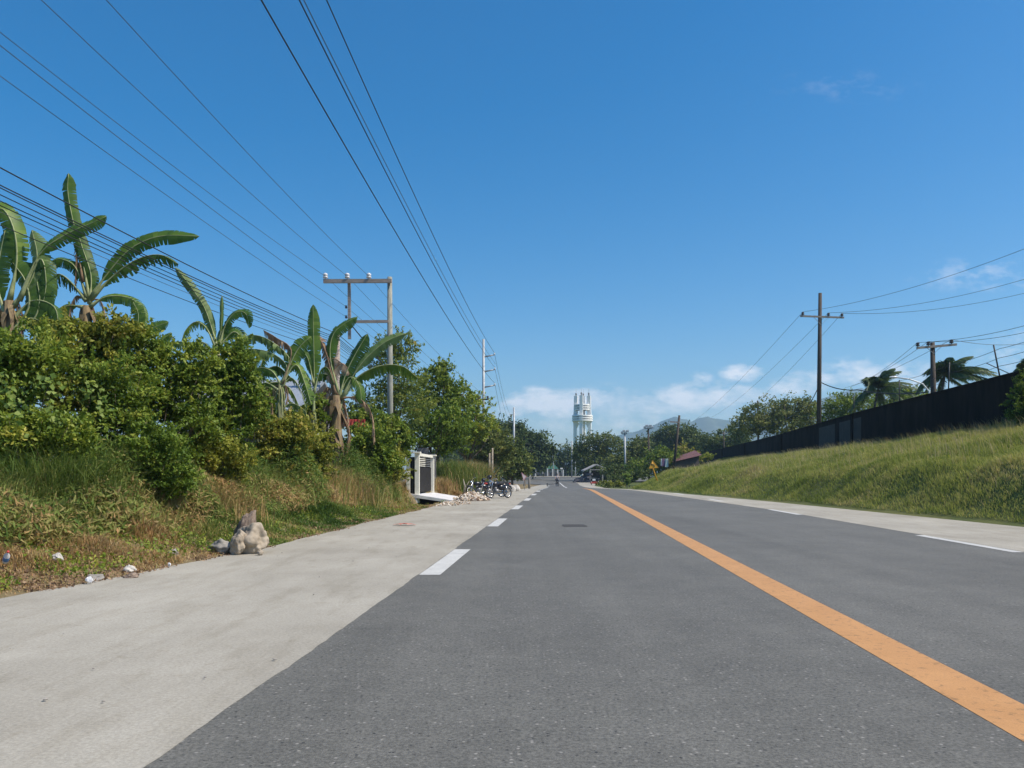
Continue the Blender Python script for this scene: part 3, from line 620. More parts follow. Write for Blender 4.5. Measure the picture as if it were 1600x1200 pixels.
def banana(label, Y, foot, top, r, leaves, pm=PSEUDO, seed=0):
    f = P(foot[0], foot[1], Y); f.z = float(zl(f.x, Y)); tp = P(top[0], top[1], Y)
    e = empty('banana_plant', f, label, 'banana plant', 'banana plants behind the hedge')
    rr = r / F * Y * .8; mb = MB(); m = f.lerp(tp, .5) + Vector((.05, 0, 0))
    mb.tube([f - Vector((0, 0, .2)), f.lerp(m, .4), m, m.lerp(tp, .5), tp], [rr * 1.3, rr * 1.2, rr, rr * .9, rr * .62], 12)
    rn = random.Random(seed)
    for i in range(44):      # old leaf sheaths
        h = rn.uniform(.25, .98); a = rn.uniform(0, 6.28); c = f.lerp(tp, h); d = Vector((math.cos(a), math.sin(a), 0)); s = Vector((-d.y, d.x, 0))
        q = c + d * rr * .92; w = rr * rn.uniform(.35, .7); L = rn.uniform(.3, .8)
        mb.add([q - s * w, q + s * w, q + d * rr * .6 + s * w * .5 - Vector((0, 0, L * .5)), q + d * rr * .6 - s * w * .5 - Vector((0, 0, L * .5)), q + d * rr * rn.uniform(.4, 1.3) - Vector((0, 0, L))], [(0, 1, 2, 3), (3, 2, 4)], True)
    mb.build('trunk', pm, e)
    for k in range(5 if seed not in (6,) else 2):      # old leaves hanging down the trunk
        x0, y0 = top; sx = rn.choice((-1, 1)); wd = rn.uniform(r * .8, r * 2.0); ln = rn.uniform(r * 3, r * 6)
        leaves = leaves + [([(x0, y0 + 3), (x0 + sx * wd * .7, y0 + 2), (x0 + sx * wd, y0 + ln * .45), (x0 + sx * wd * rn.uniform(.5, 1), y0 + ln)], r * 1.3, BAN_D, dict(tat=2, hang=.7, tint=rn.uniform(.2, .7)))]
    for i, l in enumerate(leaves):
        kw = dict(l[3]) if len(l) > 3 else {}
        kw.setdefault('seed', seed * 31 + i); mm = l[2]
        bleaf('dead_leaf' if mm is BAN_D else 'leaf', e, l[0], Y, l[1], mm, **kw)
    return e
T1 = dict(tat=1, hang=.45); T2 = dict(tat=2, hang=.75)
banana('broad-leaved banana plant cut off by the left edge of the photo', 17.6, (5, 700), (15, 470), 13, [
    ([(15, 470), (26, 410), (22, 360), (4, 326), (-20, 335)], 40, BAN, dict(tint=.5, hang=.1)),
    ([(20, 480), (48, 440), (58, 400), (50, 360)], 40, BAN_L, dict(tint=.4, hang=.05)),
    ([(30, 470), (62, 405), (72, 440), (66, 482)], 34, BAN, dict(tint=.25, hang=.1)),
    ([(10, 500), (-5, 440), (0, 400), (8, 360)], 46, BAN, dict(tint=.35, hang=.0)),
    ([(20, 520), (45, 480), (40, 440), (20, 410)], 50, BAN, dict(tint=.3, hang=.0)),
    ([(20, 520), (52, 500), (62, 470), (58, 440)], 44, BAN, dict(tint=.2, hang=.0)),
    ([(10, 530), (30, 500), (60, 500), (85, 520)], 40, BAN, dict(tint=.3, hang=.3)),
    ([(15, 500), (0, 490), (-20, 500)], 44, BAN, dict(tint=.4, hang=.2)),
    ([(30, 470), (60, 400), (100, 368), (140, 350), (166, 338)], 27, BAN, dict(tint=.45, hang=.15, pet=.25)),
    ([(20, 500), (50, 470), (85, 480), (92, 520)], 36, BAN, dict(tint=.25, hang=.3)),
    ], seed=1)
banana('tallest banana plant, one leaf standing straight up against the sky', 18.6, (135, 700), (136, 478), 12, [
    ([(140, 470), (128, 400), (114, 345), (106, 300), (107, 271)], 25, BAN, dict(tint=.35, hang=.0, pet=.3)),
    ([(140, 475), (142, 430), (128, 385), (118, 350)], 26, BAN, dict(tint=.2, hang=.05, pet=.1)),
    ([(142, 465), (170, 425), (205, 388), (250, 369), (311, 369)], 28, BAN, dict(tint=.35, hang=.2, pet=.16)),
    ([(142, 468), (178, 430), (215, 405), (250, 398), (278, 412)], 28, BAN, dict(T1, tint=.3, pet=.12)),
    ([(140, 480), (165, 464), (195, 464), (216, 476), (226, 510)], 24, BAN, dict(tint=.55, hang=.3)),
    ([(135, 470), (110, 440), (92, 428), (78, 436)], 30, BAN, dict(T2, tint=.35)),
    ([(136, 465), (118, 418), (96, 405), (80, 408)], 26, BAN, dict(tint=.3, hang=.2)),
    ([(132, 480), (105, 478), (85, 495), (72, 515)], 28, BAN, dict(tint=.7, hang=.3)),
    ([(130, 440), (120, 385), (119, 400), (117, 452)], 12, BAN_D, dict(tat=2, hang=.5, pet=.3)),
    ([(134, 470), (120, 462), (110, 480), (106, 510)], 16, BAN_D, dict(tat=2, hang=.6)),
    ([(140, 470), (155, 468), (162, 485), (158, 505)], 12, BAN_D, dict(tat=2, hang=.6)),
    ], seed=2)
banana('low dark banana plant poking out of the hedge top between taller ones', 18.2, (228, 650), (226, 560), 8, [
    ([(226, 560), (222, 525), (240, 512), (263, 503)], 24, BAN, dict(tint=.3, hang=.1)),
    ([(224, 560), (210, 535), (195, 530), (183, 534)], 24, BAN, dict(tint=.3, hang=.25)),
    ([(226, 560), (216, 520), (216, 490), (208, 472)], 22, BAN, dict(tint=.4, hang=.05)),
    ([(205, 580), (235, 550), (275, 534), (318, 540)], 22, BAN_L, dict(tint=.15, tat=1, hang=.5)),
    ([(230, 565), (250, 535), (268, 520)], 18, BAN, dict(tint=.6, hang=.2)),
    ], PSEUDO_G, seed=3)
banana('banana plant with one long pale leaf leaning left of its upright spear', 21, (338, 700), (340, 545), 7, [
    ([(340, 545), (330, 510), (318, 478), (296, 445), (274, 418)], 19, BAN_L, dict(tint=.15, hang=.05, pet=.1)),
    ([(341, 545), (346, 505), (347, 462)], 7, BAN, dict(tint=.3, hang=.0, pet=.3)),
    ([(342, 545), (352, 508), (368, 488), (384, 490), (390, 512)], 20, BAN, dict(tint=.25, hang=.2)),
    ([(338, 545), (322, 512), (305, 503), (290, 516), (284, 532)], 20, BAN, dict(tint=.7, tat=1, hang=.4)),
    ([(341, 545), (362, 520), (374, 524), (380, 545)], 26, BAN, dict(tint=.35, hang=.1)),
    ([(340, 550), (345, 520), (360, 505)], 24, BAN, dict(tint=.3, hang=.1)),
    ([(338, 555), (318, 535), (300, 540), (288, 558)], 18, BAN_L, dict(tint=.3, tat=1, hang=.5)),
    ], PSEUDO_G, seed=4)
banana('ragged banana plant with wind-torn leaves arching left, left of the spear leaf', 24.4, (438, 760), (438, 600), 6, [
    ([(440, 600), (448, 572), (425, 552), (390, 545), (360, 552)], 22, BAN_L, dict(T2, tint=.25)),
    ([(440, 600), (452, 560), (418, 530), (388, 524), (358, 538)], 20, BAN_L, dict(T2, tint=.3)),
    ([(442, 600), (455, 548), (432, 528), (412, 516)], 24, BAN_D, dict(T2, tint=.4)),
    ([(440, 600), (455, 565), (468, 542), (486, 526)], 30, BAN, dict(tint=.5, hang=.05)),
    ([(440, 600), (462, 570), (476, 598), (486, 632)], 24, BAN, dict(tat=1, tint=.55, hang=.1)),
    ([(438, 600), (425, 580), (405, 575), (390, 590)], 22, BAN, dict(tint=.35, hang=.3)),
    ([(436, 610), (415, 598), (398, 610), (392, 630)], 20, BAN, dict(T1, tint=.3)),
    ([(440, 605), (455, 590), (470, 610), (478, 640)], 16, BAN_L, dict(T2, tint=.3)),
    ([(440, 640), (455, 630), (475, 640), (482, 655)], 16, BAN_L, dict(T2, tint=.3)),
    ], PSEUDO_G, seed=5)
banana('tattered banana plant at the back, between the tall dark shrub and the ragged one', 25.5, (402, 760), (402, 615), 6, [
    ([(402, 615), (398, 590), (380, 572), (362, 580)], 24, BAN, dict(T2, tint=.4)),
    ([(402, 615), (410, 585), (432, 572), (455, 590)], 24, BAN, dict(T2, tint=.3)),
    ([(402, 615), (408, 570), (420, 545), (436, 538)], 20, BAN, dict(T1, tint=.3)),
    ([(402, 615), (392, 600), (372, 605), (358, 630)], 24, BAN_L, dict(T2, tint=.2)),
    ([(402, 618), (418, 605), (436, 618), (446, 645)], 24, BAN_L, dict(T2, tint=.2)),
    ([(402, 618), (425, 598), (452, 606), (470, 640)], 22, BAN, dict(T2, tint=.5)),
    ([(402, 612), (396, 575), (404, 550)], 20, BAN, dict(T1, tint=.5)),
    ([(402, 615), (412, 600), (424, 625), (426, 665)], 18, BAN_D, dict(tat=2, hang=.7, tint=.4)),
    ], PSEUDO_G, seed=8)
banana('slim banana plant whose single spear leaf stands upright with a pale rib', 26, (490, 760), (490, 640), 4.5, [
    ([(490, 650), (491, 590), (490, 530), (489, 476)], 23, BAN, dict(tint=.55, hang=.0, pet=.3, seed=12)),
    ([(490, 620), (480, 590), (468, 575), (455, 572)], 18, BAN, dict(T1, tint=.4)),
    ([(490, 615), (500, 580), (512, 575), (522, 600)], 16, BAN, dict(T2, tint=.3)),
    ([(490, 600), (481, 560), (470, 548)], 18, BAN, dict(tint=.4, hang=.2)),
    ], PSEUDO_G, seed=6)
banana('big banana plant with a thick brown trunk wrapped in dead leaves', 28, (520, 780), (526, 618), 12, [
    ([(528, 618), (520, 585), (534, 568), (548, 585)], 26, BAN_D, dict(tat=1, hang=.3, tint=.9)),
    ([(526, 615), (512, 580), (520, 560), (545, 575)], 24, BAN_D, dict(tat=2, hang=.4, tint=.8)),
    ([(528, 622), (508, 640), (500, 680), (506, 720)], 24, BAN_D, dict(tat=2, hang=.8, tint=.5)),
    ([(528, 640), (545, 670), (540, 710), (530, 755)], 24, BAN_D, dict(tat=2, hang=.8, tint=.3)),
    ([(530, 618), (516, 560), (520, 524), (538, 506), (558, 495)], 24, BAN, dict(tint=.3, hang=.2)),
    ([(530, 622), (540, 585), (556, 552), (574, 522)], 30, BAN, dict(tint=.15, hang=.05, pet=.1)),
    ([(534, 622), (556, 580), (580, 552), (606, 532), (634, 521)], 22, BAN_L, dict(tint=.25, hang=.15, pet=.22)),
    ([(534, 622), (558, 590), (592, 572), (628, 572), (652, 590)], 26, BAN, dict(T2, tint=.5)),
    ([(524, 615), (515, 570), (505, 540), (496, 524)], 26, BAN_D, dict(tat=2, hang=.3, tint=.3)),
    ([(522, 600), (512, 560), (518, 575), (520, 640)], 30, BAN_D, dict(tat=2, hang=.6, tint=.5)),
    ([(532, 622), (560, 622), (580, 645), (584, 694)], 18, BAN_D, dict(tat=2, hang=.7, tint=.7)),
    ([(526, 622), (512, 605), (500, 625), (496, 665)], 22, BAN_D, dict(tat=2, hang=.6, tint=.4)),
    ([(528, 630), (518, 640), (510, 670), (512, 700)], 18, BAN_D, dict(tat=2, hang=.8, tint=.3)),
    ([(528, 630), (540, 640), (544, 680), (534, 720)], 16, BAN_D, dict(tat=2, hang=.8, tint=.5)),
    ([(526, 640), (520, 660), (505, 700), (500, 740)], 18, BAN_D, dict(tat=2, hang=.8, tint=.4)),
    ([(526, 650), (532, 680), (528, 720), (518, 750)], 20, BAN_D, dict(tat=2, hang=.8, tint=.6)),
    ([(532, 640), (538, 615), (548, 600), (552, 590)], 12, BAN_L, dict(tint=.6, hang=.0)),
    ([(528, 622), (545, 590), (560, 600), (566, 630)], 20, BAN, dict(tint=.4, hang=.3)),
    ([(526, 620), (518, 590), (500, 585), (488, 600)], 20, BAN, dict(T2, tint=.3)),
    ], PSEUDO, seed=7)

# ------------------------------------------------------------------ trees on the left
gt = 'trees lining the left side of the road'
TL = [
    ('feathery small-leaved tree around the pale pole of the wooden frame', 39, [(615, 590, 42, 46), (632, 545, 22, 26), (590, 640, 46, 40), (640, 630, 38, 48), (600, 555, 22, 30), (560, 655, 34, 30)], .15, 75, L_bar, .12, .0, .3),
    ('leafy tree with a pointed blue-green top, right of the feathery tree', 52, [(684, 606, 34, 34), (664, 640, 36, 38), (710, 625, 30, 34), (690, 580, 17, 14), (700, 660, 40, 30)], .22, 60, L_mid, .15, -.05, .3),
    ('deep shaded tree behind the white gate', 47, [(655, 668, 44, 32), (700, 668, 44, 38), (680, 695, 50, 20)], .2, 60, L_dark, .14, .05, .28),
    ('sunlit yellow-green tree whose crown slopes down towards the tall steel pole', 57, [(728, 642, 28, 32), (747, 668, 28, 28), (716, 685, 40, 26)], .24, 55, L_mid, .14, .1, .28),
    ('round grey-green tree above the parked motorcycles', 66, [(765, 688, 28, 32), (785, 708, 24, 28), (750, 712, 30, 24)], .26, 50, L_farlt, .14, -.1, .28),
    ('dark bushy tree behind the leaning red and white sign', 82, [(800, 714, 25, 30), (785, 737, 26, 18), (815, 732, 17, 20)], .3, 42, L_far, .15, .05, .28),
    ('small shady tree at the left corner of the bend', 100, [(824, 722, 11, 17), (815, 735, 14, 12)], .32, 38, L_far, .14, .05, .28),
    ('huge dark flat-domed tree rising behind the left-hand tree row', 165, [(790, 698, 60, 40), (828, 706, 40, 38), (846, 710, 22, 20), (765, 684, 40, 28), (858, 703, 13, 9), (812, 690, 34, 24), (795, 676, 30, 18)], .6, 12, L_far, .7, -.25, .24)]
for i, a in enumerate(TL):
    plant('tree', a[0], 'tree', a[1], a[2], a[3], a[4], a[5], r0=a[6], group=gt, clump=a[8], seed=30 + i, tshift=a[7], fill=.3, nl=10,
          base=(P(sum(e[0] for e in a[2]) / len(a[2]), 0, a[1]).x, a[1], float(zl(P(sum(e[0] for e in a[2]) / len(a[2]), 0, a[1]).x, a[1]))))
# slim bare trunks by the motorcycles
for i, (px, top, Y, lab) in enumerate([(764, 708, 58, 'leftmost and shortest of the slim bare tree trunks above the motorcycles'), (768.5, 700, 57, 'pale slim bare trunk just above the helmeted handlebar of the motorcycles')]):
    b = P(px, 0, Y); b.z = float(zl(b.x, Y)); o = MB().tube([b - Vector((0, 0, .2)), b + Vector((.02, 0, 1.2)), P(px + 1, top, Y)], [.1, .085, .06], 8).build('slim_tree', BARKL)
    o.data.transform(Matrix.Translation(-b)); o.location = b; tag(o, lab, 'tree', 'slim trunks above the motorcycles')

# ------------------------------------------------------------------ trees on the right and beyond the bend
gr_ = 'trees beyond the bend and behind the wall'
TR = [
    ('round dark tree hiding the foot of the white tower', 150, [(925, 702, 30, 26), (950, 700, 28, 24), (905, 712, 16, 24), (935, 722, 40, 18)], .42, 18, L_far, .35, .12),
    ('rough grey-green tree right of the round dark tree, behind the pale floodlight mast', 142, [(985, 715, 28, 26), (965, 725, 28, 18), (1000, 705, 22, 22)], .42, 18, L_farlt, .3, -.15),
    ('tall dark tree crown under the mountain peak', 190, [(1060, 688, 38, 28), (1040, 690, 24, 24), (1080, 694, 26, 22), (1095, 700, 22, 18)], .55, 13, L_far, .4, -.02),
    ('hazy tree with reddish tinge between the two floodlight masts', 200, [(1005, 694, 20, 18), (1022, 700, 22, 20)], .5, 13, L_farlt, .35, -.2),
    ('leafy tree behind the yellow warning sign', 118, [(1030, 722, 34, 22), (1000, 732, 26, 14), (1048, 718, 18, 20)], .34, 25, L_mid, .25, -.1),
    ('dark low tree beside the open shed', 128, [(962, 737, 26, 14), (990, 742, 24, 10)], .34, 26, L_far, .2, -.1),
    ('bright yellow-green tree behind the leaning dark pole', 125, [(1067, 707, 14, 14), (1082, 712, 10, 10)], .33, 26, L_olive, .15, .2),
    ('low spreading tree at the far end of the dark wall', 165, [(1125, 692, 32, 18), (1150, 684, 30, 20), (1112, 702, 24, 12)], .5, 15, L_far, .3, 0),
    ('large pale-leaved spreading tree left of the tall crossarm pole', 112, [(1195, 648, 44, 26), (1240, 645, 40, 26), (1170, 668, 34, 22), (1225, 672, 50, 24), (1265, 650, 24, 22)], .36, 24, L_farlt, .35, 0),
    ('dark green tree right behind the tall crossarm pole', 96, [(1320, 634, 40, 22), (1300, 650, 30, 18), (1350, 640, 34, 18)], .32, 26, L_mid, .25, -.12),
    ('bushy tree under the left coconut palm', 84, [(1395, 622, 42, 18), (1430, 620, 34, 16)], .28, 30, L_mid, .2, -.05),
    ('tree straight behind the far green-roofed hut', 215, [(884, 712, 17, 17), (872, 722, 16, 14), (897, 722, 12, 16)], .55, 12, L_far, .3, 0),
    ('tree behind the white-posted far fence at the bend', 208, [(838, 716, 22, 22), (855, 724, 14, 14), (815, 722, 22, 22)], .55, 12, L_far, .3, -.1)]
for i, a in enumerate(TR):
    px = sum(e[0] for e in a[2]) / len(a[2]); x = P(px, 0, a[1]).x; Yy = a[1]
    zb0 = float(wz(Yy)) if x > wx(Yy) else (float(zr(Yy)) if x < bt(Yy) else float(zb(x, Yy)))
    plant('tree', a[0], 'tree', a[1], a[2], a[3], a[4] * 1.0, a[5], r0=a[6], group=gr_, clump=.3, seed=60 + i, tshift=a[7], base=(x, Yy, zb0), nl=9)
def far_wood():
    rng = np.random.default_rng(77); E = []
    for k in range(70):
        px = rng.uniform(-700, 740) if k < 34 else (rng.uniform(1130, 2400) if k < 62 else rng.uniform(1000, 1140)); E.append((px, 712 + rng.uniform(-8, 8), rng.uniform(22, 46), rng.uniform(20, 32), rng.uniform(-25, 40)))
    E += [(px, 735, 16, 12, 20) for px in range(790, 1010, 18)]
    pts, out, tint = crown_pts(E, 235, 3.2, .3, rng=rng); v, T, tn = leaf_arrays(pts, .85, np.clip(tint - .15, 0, 1), out, .6, rng=rng)
    tag(link('woods', npmesh('woods', v, T, tn), L_far), 'distant belt of dark woods closing the horizon behind all other trees', 'woods', kind='stuff')
far_wood()
def weeds(name, label, x, y, z, size, m, seed, up=.12, t0=.2, t1=.9):
    rng = np.random.default_rng(seed); p = np.stack([x, y, z + rng.uniform(.0, up, len(x))], 1); out = np.tile([0., 0., .6], (len(p), 1))
    v, T, tn = leaf_arrays(p, size, rng.uniform(t0, t1, len(p)), out, .55, rng=rng); tag(link(name, npmesh(name, v, T, tn), m), label, 'weeds', kind='stuff')
def undergrowth():
    rng = np.random.default_rng(21); n = 230000; y = 8 + 27 * rng.random(n) ** 1.15; d = 1.2 + 3.1 * rng.random(n) ** .8; x = xo(y) - d
    hh = (.25 + (.9 + .9 * sm(16, 21, y)) * vn(x, y, .9) ** 1.1) * sm(1.0, 2.5, d + .8 * vn(x + 3, y, 1.1)) * (1 - .75 * sm(33, 35, y)); k = (x / y > -.68) & (hh > .06); x, y, hh = x[k], y[k], hh[k]; n = len(x)
    p = np.stack([x, y, zl(x, y) + hh * rng.random(n) ** .8], 1); out = np.tile([.35, -.2, .5], (n, 1))
    t = .2 + .75 * vn(x, y, .8) ** 1.2 * (1 - .45 * sm(1.0, 1.6, p[:, 2])) + rng.normal(0, .15, n)
    v, T, tn = leaf_arrays(p, .14, np.clip(t, 0, 1), out, .22, rng=rng); tag(link('undergrowth', npmesh('undergrowth', v, T, tn), GR), 'tangled narrow-leaved green and straw weeds along the foot of the left hedge', 'undergrowth', kind='stuff')
undergrowth()
rg = np.random.default_rng(8); n = 60000; y = 6 + 50 * rg.random(n) ** 2; d = 4.2 * rg.random(n); x = eo(y) - d; k = (vn(x, y, .8) + .3 * vn(x, y, 3) > .72) & ~((y > 36) & (y < 45)) & (d > .25); x, y = x[k], y[k]
weeds('weeds', 'small broad-leaved green weeds growing in patches on the left verge', x, y, zl(x, y), .055, L_mid, 9)
n = 40000; y = 6 + 40 * rg.random(n) ** 2; d = 3.6 * rg.random(n); x = eo(y) - d + .1; k = (vn(x + 7, y, 1.0) > .42) & ~((y > 36) & (y < 45)); x, y = x[k], y[k]
weeds('leaf_litter', 'dead curled leaves and straw lying on the left verge', x, y, zl(x, y), .05, BAN_D, 10, .04, .1, .7)
n = 60000; y = 13 + 60 * rg.random(n) ** 1.6; t = rg.random(n); x = bt(y) + (wx(y) - bt(y)) * t; k = (vn(x, y, .5) + .4 * vn(x, y, 2.1) > 1.0); x, y = x[k], y[k]
weeds('weeds', 'dark green broad-leaved weeds dotted through the grass of the right bank', x, y, zb(x, y), .07, L_mid, 11, .16)
# land behind the wall
rows = [[(wx(y) + d, y, float(wz(y)) - .02 + .3 * vn(y, d, .1) - .012 * d) for d in (.25, 8, 30, 120)] for y in np.arange(-20, 176, 5.)]
tag(sheet('land_behind_wall', rows, LAND), kind='structure')
# low shrubs by the far shed / foot of the bank
for i, (lab, Y, ells, lm, ts) in enumerate([
    ('scrubby brown-green bush left of the small parked tricycle and the bank end', 104, [(950, 757, 16, 6), (968, 757, 12, 6)], L_olive, -.1),
    ('yellow-leaved plant at the end of the grass bank', 98, [(981, 752, 5, 7), (979, 744, 4, 4)], L_vine, 0),
    ('dark scrub behind the yellow-leaved plant', 110, [(962, 748, 16, 7), (985, 748, 14, 8), (1003, 742, 16, 8)], L_far, 0),
    ('creeper with yellow flowers against the wall at the right edge of the photo', 33.5, [(1592, 640, 20, 30), (1600, 610, 16, 30)], L_dark, .0),
    ('weedy green bush against the end of the dark wall', 120, [(1090, 717, 14, 7), (1108, 714, 8, 6)], L_mid, .1)]):
    x = P(ells[0][0], 0, Y).x
    plant('bush', lab, 'bush', Y, ells, .26 if Y > 60 else .1, 45 if Y > 60 else 300, lm, r0=.04, crown='foliage', stem='stem', seed=90 + i, tshift=ts, nl=6, fork=.2)
# coconut palms
def palm(label, px, py, Y, size, seed, zbase, lean=.5):
    rn = random.Random(seed); c = P(px, py, Y); s = size / F * Y; b = Vector((c.x - .6, Y, zbase))
    e = empty('coconut_palm', b, label, 'palm tree', 'coconut palms behind the wall')
    MB().tube([b - Vector((0, 0, .3)), b.lerp(c, .5) + Vector((-.25, 0, 0)), c], [.24, .15, .08], 10).build('trunk', BARK, e)
    for k in range(32):
        a = 2 * math.pi * k / 32 + rn.uniform(-.15, .15); el = rn.uniform(-.2, 1.45); L = s * rn.uniform(.8, 1.1)
        d = Vector((math.cos(a) * math.cos(el), math.sin(a) * math.cos(el), math.sin(el)))
        C = []; 
        for i in range(13):
            t = i / 12; C.append(c + d * L * t + Vector((lean * L * t * t * .75, 0, -L * .62 * t ** 2.1 * (1 - .3 * math.sin(el)))))
        vs, tn = [], []; nn = 60
        for i in range(nn):
            t = .12 + .88 * i / nn; u = t * 12; j = min(int(u), 11); p = C[j].lerp(C[j + 1], u - j); tan = (C[j + 1] - C[j]).normalized()
            sd = tan.cross(Vector((0, 0, 1))); sd = sd.normalized() if sd.length > .1 else Vector((0, 1, 0))
            ll = L * .26 * math.sin(math.pi * min(1, .18 + t * .8)) ** .6
            for q in (-1, 1):
                dd_ = (sd * q * .75 + tan * .6 + Vector((lean * .9, 0, -.55 + rn.uniform(-.2, .2)))).normalized(); w = tan * (.035 + L * .012)
                vs += [p - w, p + w, p + dd_ * ll * rn.uniform(.8, 1.1) + Vector((0, 0, -ll * .15))]; tt_ = rn.uniform(.2, .8); tn += [tt_] * 3
        mb = MB(); mb.v = [tuple(v) for v in vs]; mb.f = [(i, i + 1, i + 2) for i in range(0, len(vs), 3)]; mb.sm = [False] * len(mb.f); mb.mi = [0] * len(mb.f)
        mb.tube(C, [.035 * (1 - .8 * i / 12) for i in range(13)], 5)
        o = mb.build('frond', PALM, e); at = o.data.attributes.new('tint', 'FLOAT', 'POINT'); arr = np.full(len(o.data.vertices), .6, np.float32); arr[:len(tn)] = tn; at.data.foreach_set('value', arr)
palm('wind-blown coconut palm between the two crossarm poles', 1372, 606, 78, 52, 1, 3.5, .38)
palm('wind-blown coconut palm right beside the shorter crossarm pole', 1476, 588, 64, 60, 2, 3.5, .5)
palm('coconut palm peeping over the wall at the right edge', 1608, 580, 52, 44, 3, 3.5, .3)

# ------------------------------------------------------------------ wall with barbed wire
WALLM = mat('wall_render', (.008, .0065, .0055), (.026, .021, .017), .95, 1.2, spec=.1, bump=.004, bscale=12, stretch=(1, 1, .3))
WALLM2 = mat('wall_block_patch', (.028, .026, .024), (.045, .042, .038), .9, 2, bump=.004, bscale=12)
we = empty('boundary_wall', (float(wx(30)), 30, float(wz(30))), 'long dark rendered boundary wall on top of the grass bank', 'wall')
mb = MB(); ys = list(np.arange(-18, 172, 3.0))
for a, b in zip(ys[:-1], ys[1:]):
    A, B = Vector((wx(a), a, 0)), Vector((wx(b), b, 0)); off = Vector((.2, 0, 0))
    v = [A + Vector((0, 0, wz(a) - .6)), B + Vector((0, 0, wz(b) - .6)), B + Vector((0, 0, wt(b))), A + Vector((0, 0, wt(a)))]
    v += [p + off for p in v]; mb.add(v, [(3, 2, 1, 0), (4, 5, 6, 7), (3, 7, 6, 2)])
mb.build('masonry', WALLM, we)
mb = MB()
for a, b in zip(ys[:-1], ys[1:]):
    A, B = Vector((wx(a), a, wt(a))), Vector((wx(b), b, wt(b))); v = [A + Vector((-.06, 0, 0)), B + Vector((-.06, 0, 0)), B + Vector((.26, 0, 0)), A + Vector((.26, 0, 0))]; v += [p + Vector((0, 0, .08)) for p in v]
    mb.add(v, [(0, 1, 2, 3), (7, 6, 5, 4), (0, 4, 5, 1), (3, 2, 6, 7)])
mb.build('coping', WALLM, we)
for y in np.arange(-12, 165, 24.0):
    MB().box((wx(y) - .06, y, (wz(y) - .3 + wt(y)) / 2), (.14, .3, wt(y) - wz(y) + .32)).build('pier', WALLM, we)
for y0, y1 in ((58, 63.4), (64.6, 69.4)):
    v = [Vector((wx(y0) - .012, y0, wz(y0) - .1)), Vector((wx(y1) - .012, y1, wz(y1) - .1)), Vector((wx(y1) - .012, y1, wt(y1) - .35)), Vector((wx(y0) - .012, y0, wt(y0) - .35))]
    MB().add(v, [(3, 2, 1, 0)]) 
    m_ = MB(); m_.add(v, [(3, 2, 1, 0)]); m_.build('grey_patch', WALLM2, we)
GALV = mat('galvanised', (.3, .31, .32), (.42, .43, .44), .5, 6, metal=.4)
DKMET = mat('dark_iron', (.03, .03, .033), (.06, .06, .06), .6, 8)
fy = [(39.0, 543, 1517), (43.5, 0, 0), (48.5, 0, 0), (54, 0, 0), (62, 0, 0), (35.8, 0, 0)]
posts = []
for i, y in enumerate([34.2, 38.5, 44.0, 51.0, 60.0]):
    x = wx(y) + .1; z = wt(y) + .08; tl = [-.12, -.3, .05, .0, .0][i]; hh = [1.5, 1.55, 1.5, 1.4, 1.4][i]
    o = MB().tube([(0, 0, 0), (tl, 0, hh)], .035, 6).build('fence_post', DKMET); o.location = (x, y, z); posts.append(Vector((x, y, z)))
    tag(o, ['leaning iron fence post on the wall top, closest to the right edge', 'tilted iron fence post on the wall right of the windblown palm', 'iron fence post on the wall in front of the palm beside the shorter pole',
            'iron fence post on the wall just left of the shorter crossarm pole', 'iron fence post on the wall left of the white lamp arm'][i], 'fence post', 'iron posts along the wall top')
for j, h in enumerate((.5, .9, 1.35)):
    pts = []; pq = [Vector((wx(20) + .1, 20, wt(20) + .08))] + posts
    for a, b in zip(pq[:-1], pq[1:]):
        for t in np.linspace(0, 1, 7)[:-1]: q = a.lerp(b, t); q.z += h - .12 * 4 * t * (1 - t) * (b - a).length / 8; pts.append(q)
    pts.append(pq[-1] + Vector((0, 0, h)))
    o = MB().tube(pts, .012, 4).build('barbed_wire', DKMET); tag(o, ['lowest strand of wire on the posts above the wall', 'middle strand of wire on the posts above the wall', 'top strand of wire on the posts above the wall'][j], 'wire', 'wire strands above the wall')
o = MB().tube([(0, 0, 0), (-1.1, 0, .5)], .022, 5).build('stay_rod', DKMET); o.location = (wx(38) + .3, 38, wt(38) + .15); tag(o, 'thin slanting rod propped against the tilted fence post on the wall', 'rod')

# ------------------------------------------------------------------ poles
CREO = mat('creosoted_wood', (.035, .026, .02), (.085, .065, .05), .85, 8, bump=.01, stretch=(4, 4, .5))
GREYW = mat('weathered_wood', (.17, .18, .155), (.33, .33, .28), .85, 6, bump=.01, stretch=(4, 4, .5))
GREYW2 = mat('weathered_arm', (.2, .17, .15), (.34, .3, .27), .85, 6, stretch=(.5, 4, 4))
PORC = mat('porcelain', (.55, .56, .58), (.7, .7, .7), .25, 8)
PORCD = mat('porcelain_brown', (.05, .04, .045), (.09, .07, .07), .3, 8)
STEEL = mat('steel_pole', (.3, .33, .35), (.4, .42, .44), .5, 3, metal=.2)
CONCW = mat('pale_concrete', (.42, .4, .37), (.55, .53, .49), .85, 3, bump=.005, bscale=20)
def insul(parent, p, s=1, m=PORC):
    return MB().lathe(p, [(.02 * s, -.08 * s), (.02 * s, 0), (.09 * s, .01 * s), (.1 * s, .05 * s), (.05 * s, .08 * s), (.085 * s, .1 * s), (.085 * s, .15 * s), (.04 * s, .19 * s)], 12).build('insulator', m, parent)
